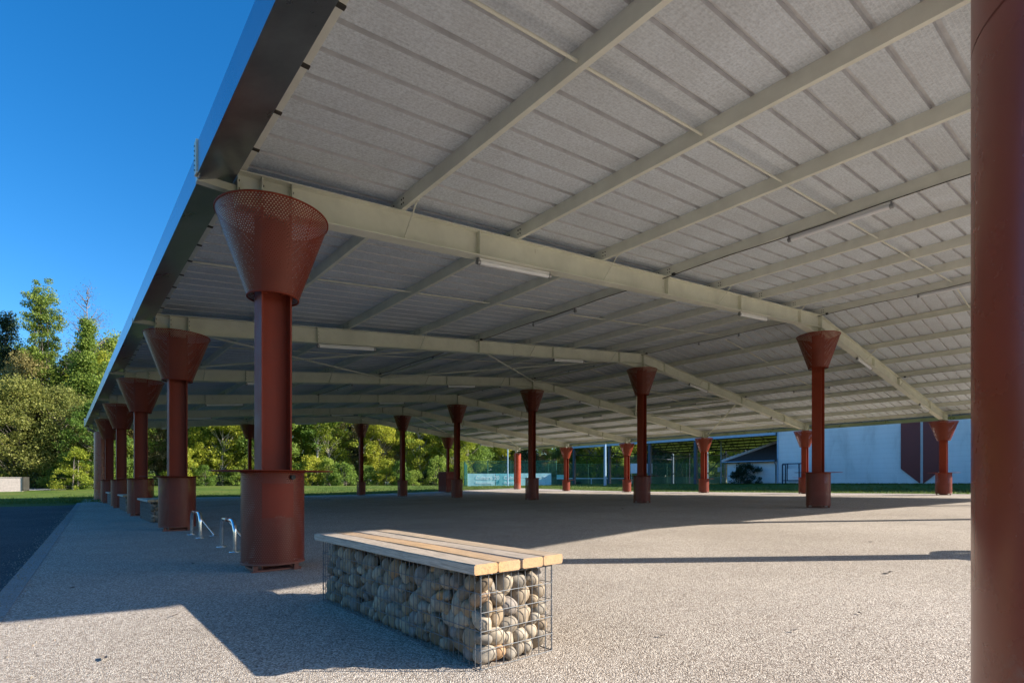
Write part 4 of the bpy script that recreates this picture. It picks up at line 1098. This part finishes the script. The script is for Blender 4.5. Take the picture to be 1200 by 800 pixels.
# grit along the kerb
R = np.random.default_rng(8); V, Q = [], []
for _ in range(2600):
    b = R.uniform(2.6, 26)**1.0; a = kerbA(b)-.15+R.normal(0, .10)*(1 if R.uniform() < .8 else 3)
    s_ = R.uniform(.003, .011); z = (zg(a, b)+.012 if a > kerbA(b) else (.018 if a > kerbA(b)-.15 else zg(a, b)-.055))
    c_ = W(a, b, z); o_ = len(V)
    V += [(c_.x+s_*R.uniform(.6, 1.3)*x, c_.y+s_*R.uniform(.6, 1.3)*y, c_.z+s_*zz) for x, y, zz in ((1, 0, 0), (0, 1, 0), (-1, 0, 0), (0, -1, 0), (0, 0, 1.1))]
    Q += [(o_, o_+1, o_+4), (o_+1, o_+2, o_+4), (o_+2, o_+3, o_+4), (o_+3, o_, o_+4)]
tag(mesh_np('grit', np.array(V), np.array(Q, np.int32), M['stone'], None, R.uniform(0, 1, len(V))), 'loose grit gathered along the kerb beside the road', 'grit', kind='stuff')
# fallen leaves
lf = [(226, 662, .03), (85, 691, .028), (122, 775, .03), (204, 724, .02), (1008, 721, .02), (1042, 672, .05), (1020, 635, .03), (730, 596, .08), (402, 754, .02), (500, 762, .02), (775, 748, .02), (930, 742, .02)]
for i, (xp, yp, s) in enumerate(lf):
    Y = FPX/(yp-HOR); x, y = P(xp, Y); z = zgw(x, y)
    Y = FPX*(1-z)/(yp-HOR); x, y = P(xp, Y); z = zgw(x, y)+.017
    q = MB(); n_ = 7
    pts_ = [(1.3*s*math.cos(t)*(1+.25*math.sin(3*t+i)), .6*s*math.sin(t)*(1+.2*math.cos(2*t)), .006+.3*s*abs(math.sin(t*1.5+i))) for t in np.linspace(0, 2*math.pi, n_+1)[:-1]]
    q.add(pts_+[(0, 0, .004)], [(k, (k+1) % n_, n_) for k in range(n_)])
    o = q.build('fallen_leaf', M['bark'], None, (x, y, z), random.uniform(0, 6))
    where = ['on the shaded paving left of the nearest column', 'near the kerb in the shade', 'on the sunny paving at the lower left', 'near the tip of the sunlit patch at left', 'on the sunny paving near the right post', 'just left of the right post on the paving', 'between the two thin shadow lines', 'in the deep shade right of the bench', 'in the shadow of the bench, left', 'in the shadow close to the bench', 'on the sunny paving right of the bench', 'on the sunny paving at lower right'][i]
    tag(o, 'small dry leaf '+where, 'leaf', 'dry leaves on the paving')

# ------------------------------------------------------------------ light, sky, camera
EL = math.radians(26.6)
wd = bpy.data.worlds.new('World'); sc.world = wd; wd.use_nodes = True
N, L = wd.node_tree.nodes, wd.node_tree.links
sky = N.new('ShaderNodeTexSky'); sky.sky_type = 'NISHITA'; sky.sun_disc = False; sky.sun_elevation = EL; sky.sun_rotation = math.radians(90)
sky.air_density = 1.0; sky.dust_density = 1.0; sky.ozone_density = 5.0; sky.altitude = 100
hs = N.new('ShaderNodeHueSaturation'); hs.inputs['Saturation'].default_value = 1.28; L.new(sky.outputs[0], hs.inputs['Color'])
bg = N['Background']; L.new(hs.outputs[0], bg.inputs[0]); bg.inputs[1].default_value = .102
sl = bpy.data.lights.new('sun', 'SUN'); sl.energy = 4.7; sl.angle = math.radians(.5); sl.color = (1, .94, .85)
so = bpy.data.objects.new('sun', sl); COL.objects.link(so)
sv = Vector((math.cos(EL), 0.0, math.sin(EL))); so.rotation_euler = (-sv).to_track_quat('-Z', 'Y').to_euler(); so.location = (30, 0, 30)
cd = bpy.data.cameras.new('camera'); cam = bpy.data.objects.new('camera', cd); COL.objects.link(cam); sc.camera = cam
cam.location = (0, 0, 1); cam.rotation_euler = (math.pi/2, 0, 0)
cd.sensor_width = 36; cd.lens = FPX/1200*36; cd.shift_y = (HOR-400)/1200; cd.clip_start = .05; cd.clip_end = 3000
sc.view_settings.view_transform = 'Standard'; sc.view_settings.look = 'None'; sc.view_settings.exposure = 1.24; sc.view_settings.gamma = 1
sc.render.engine = 'CYCLES'; cy = sc.cycles
cy.max_bounces = 8; cy.diffuse_bounces = 4; cy.glossy_bounces = 3; cy.transparent_max_bounces = 24; cy.transmission_bounces = 2
cy.use_denoising = True; cy.sample_clamp_indirect = 8; cy.caustics_reflective = False; cy.caustics_refractive = False
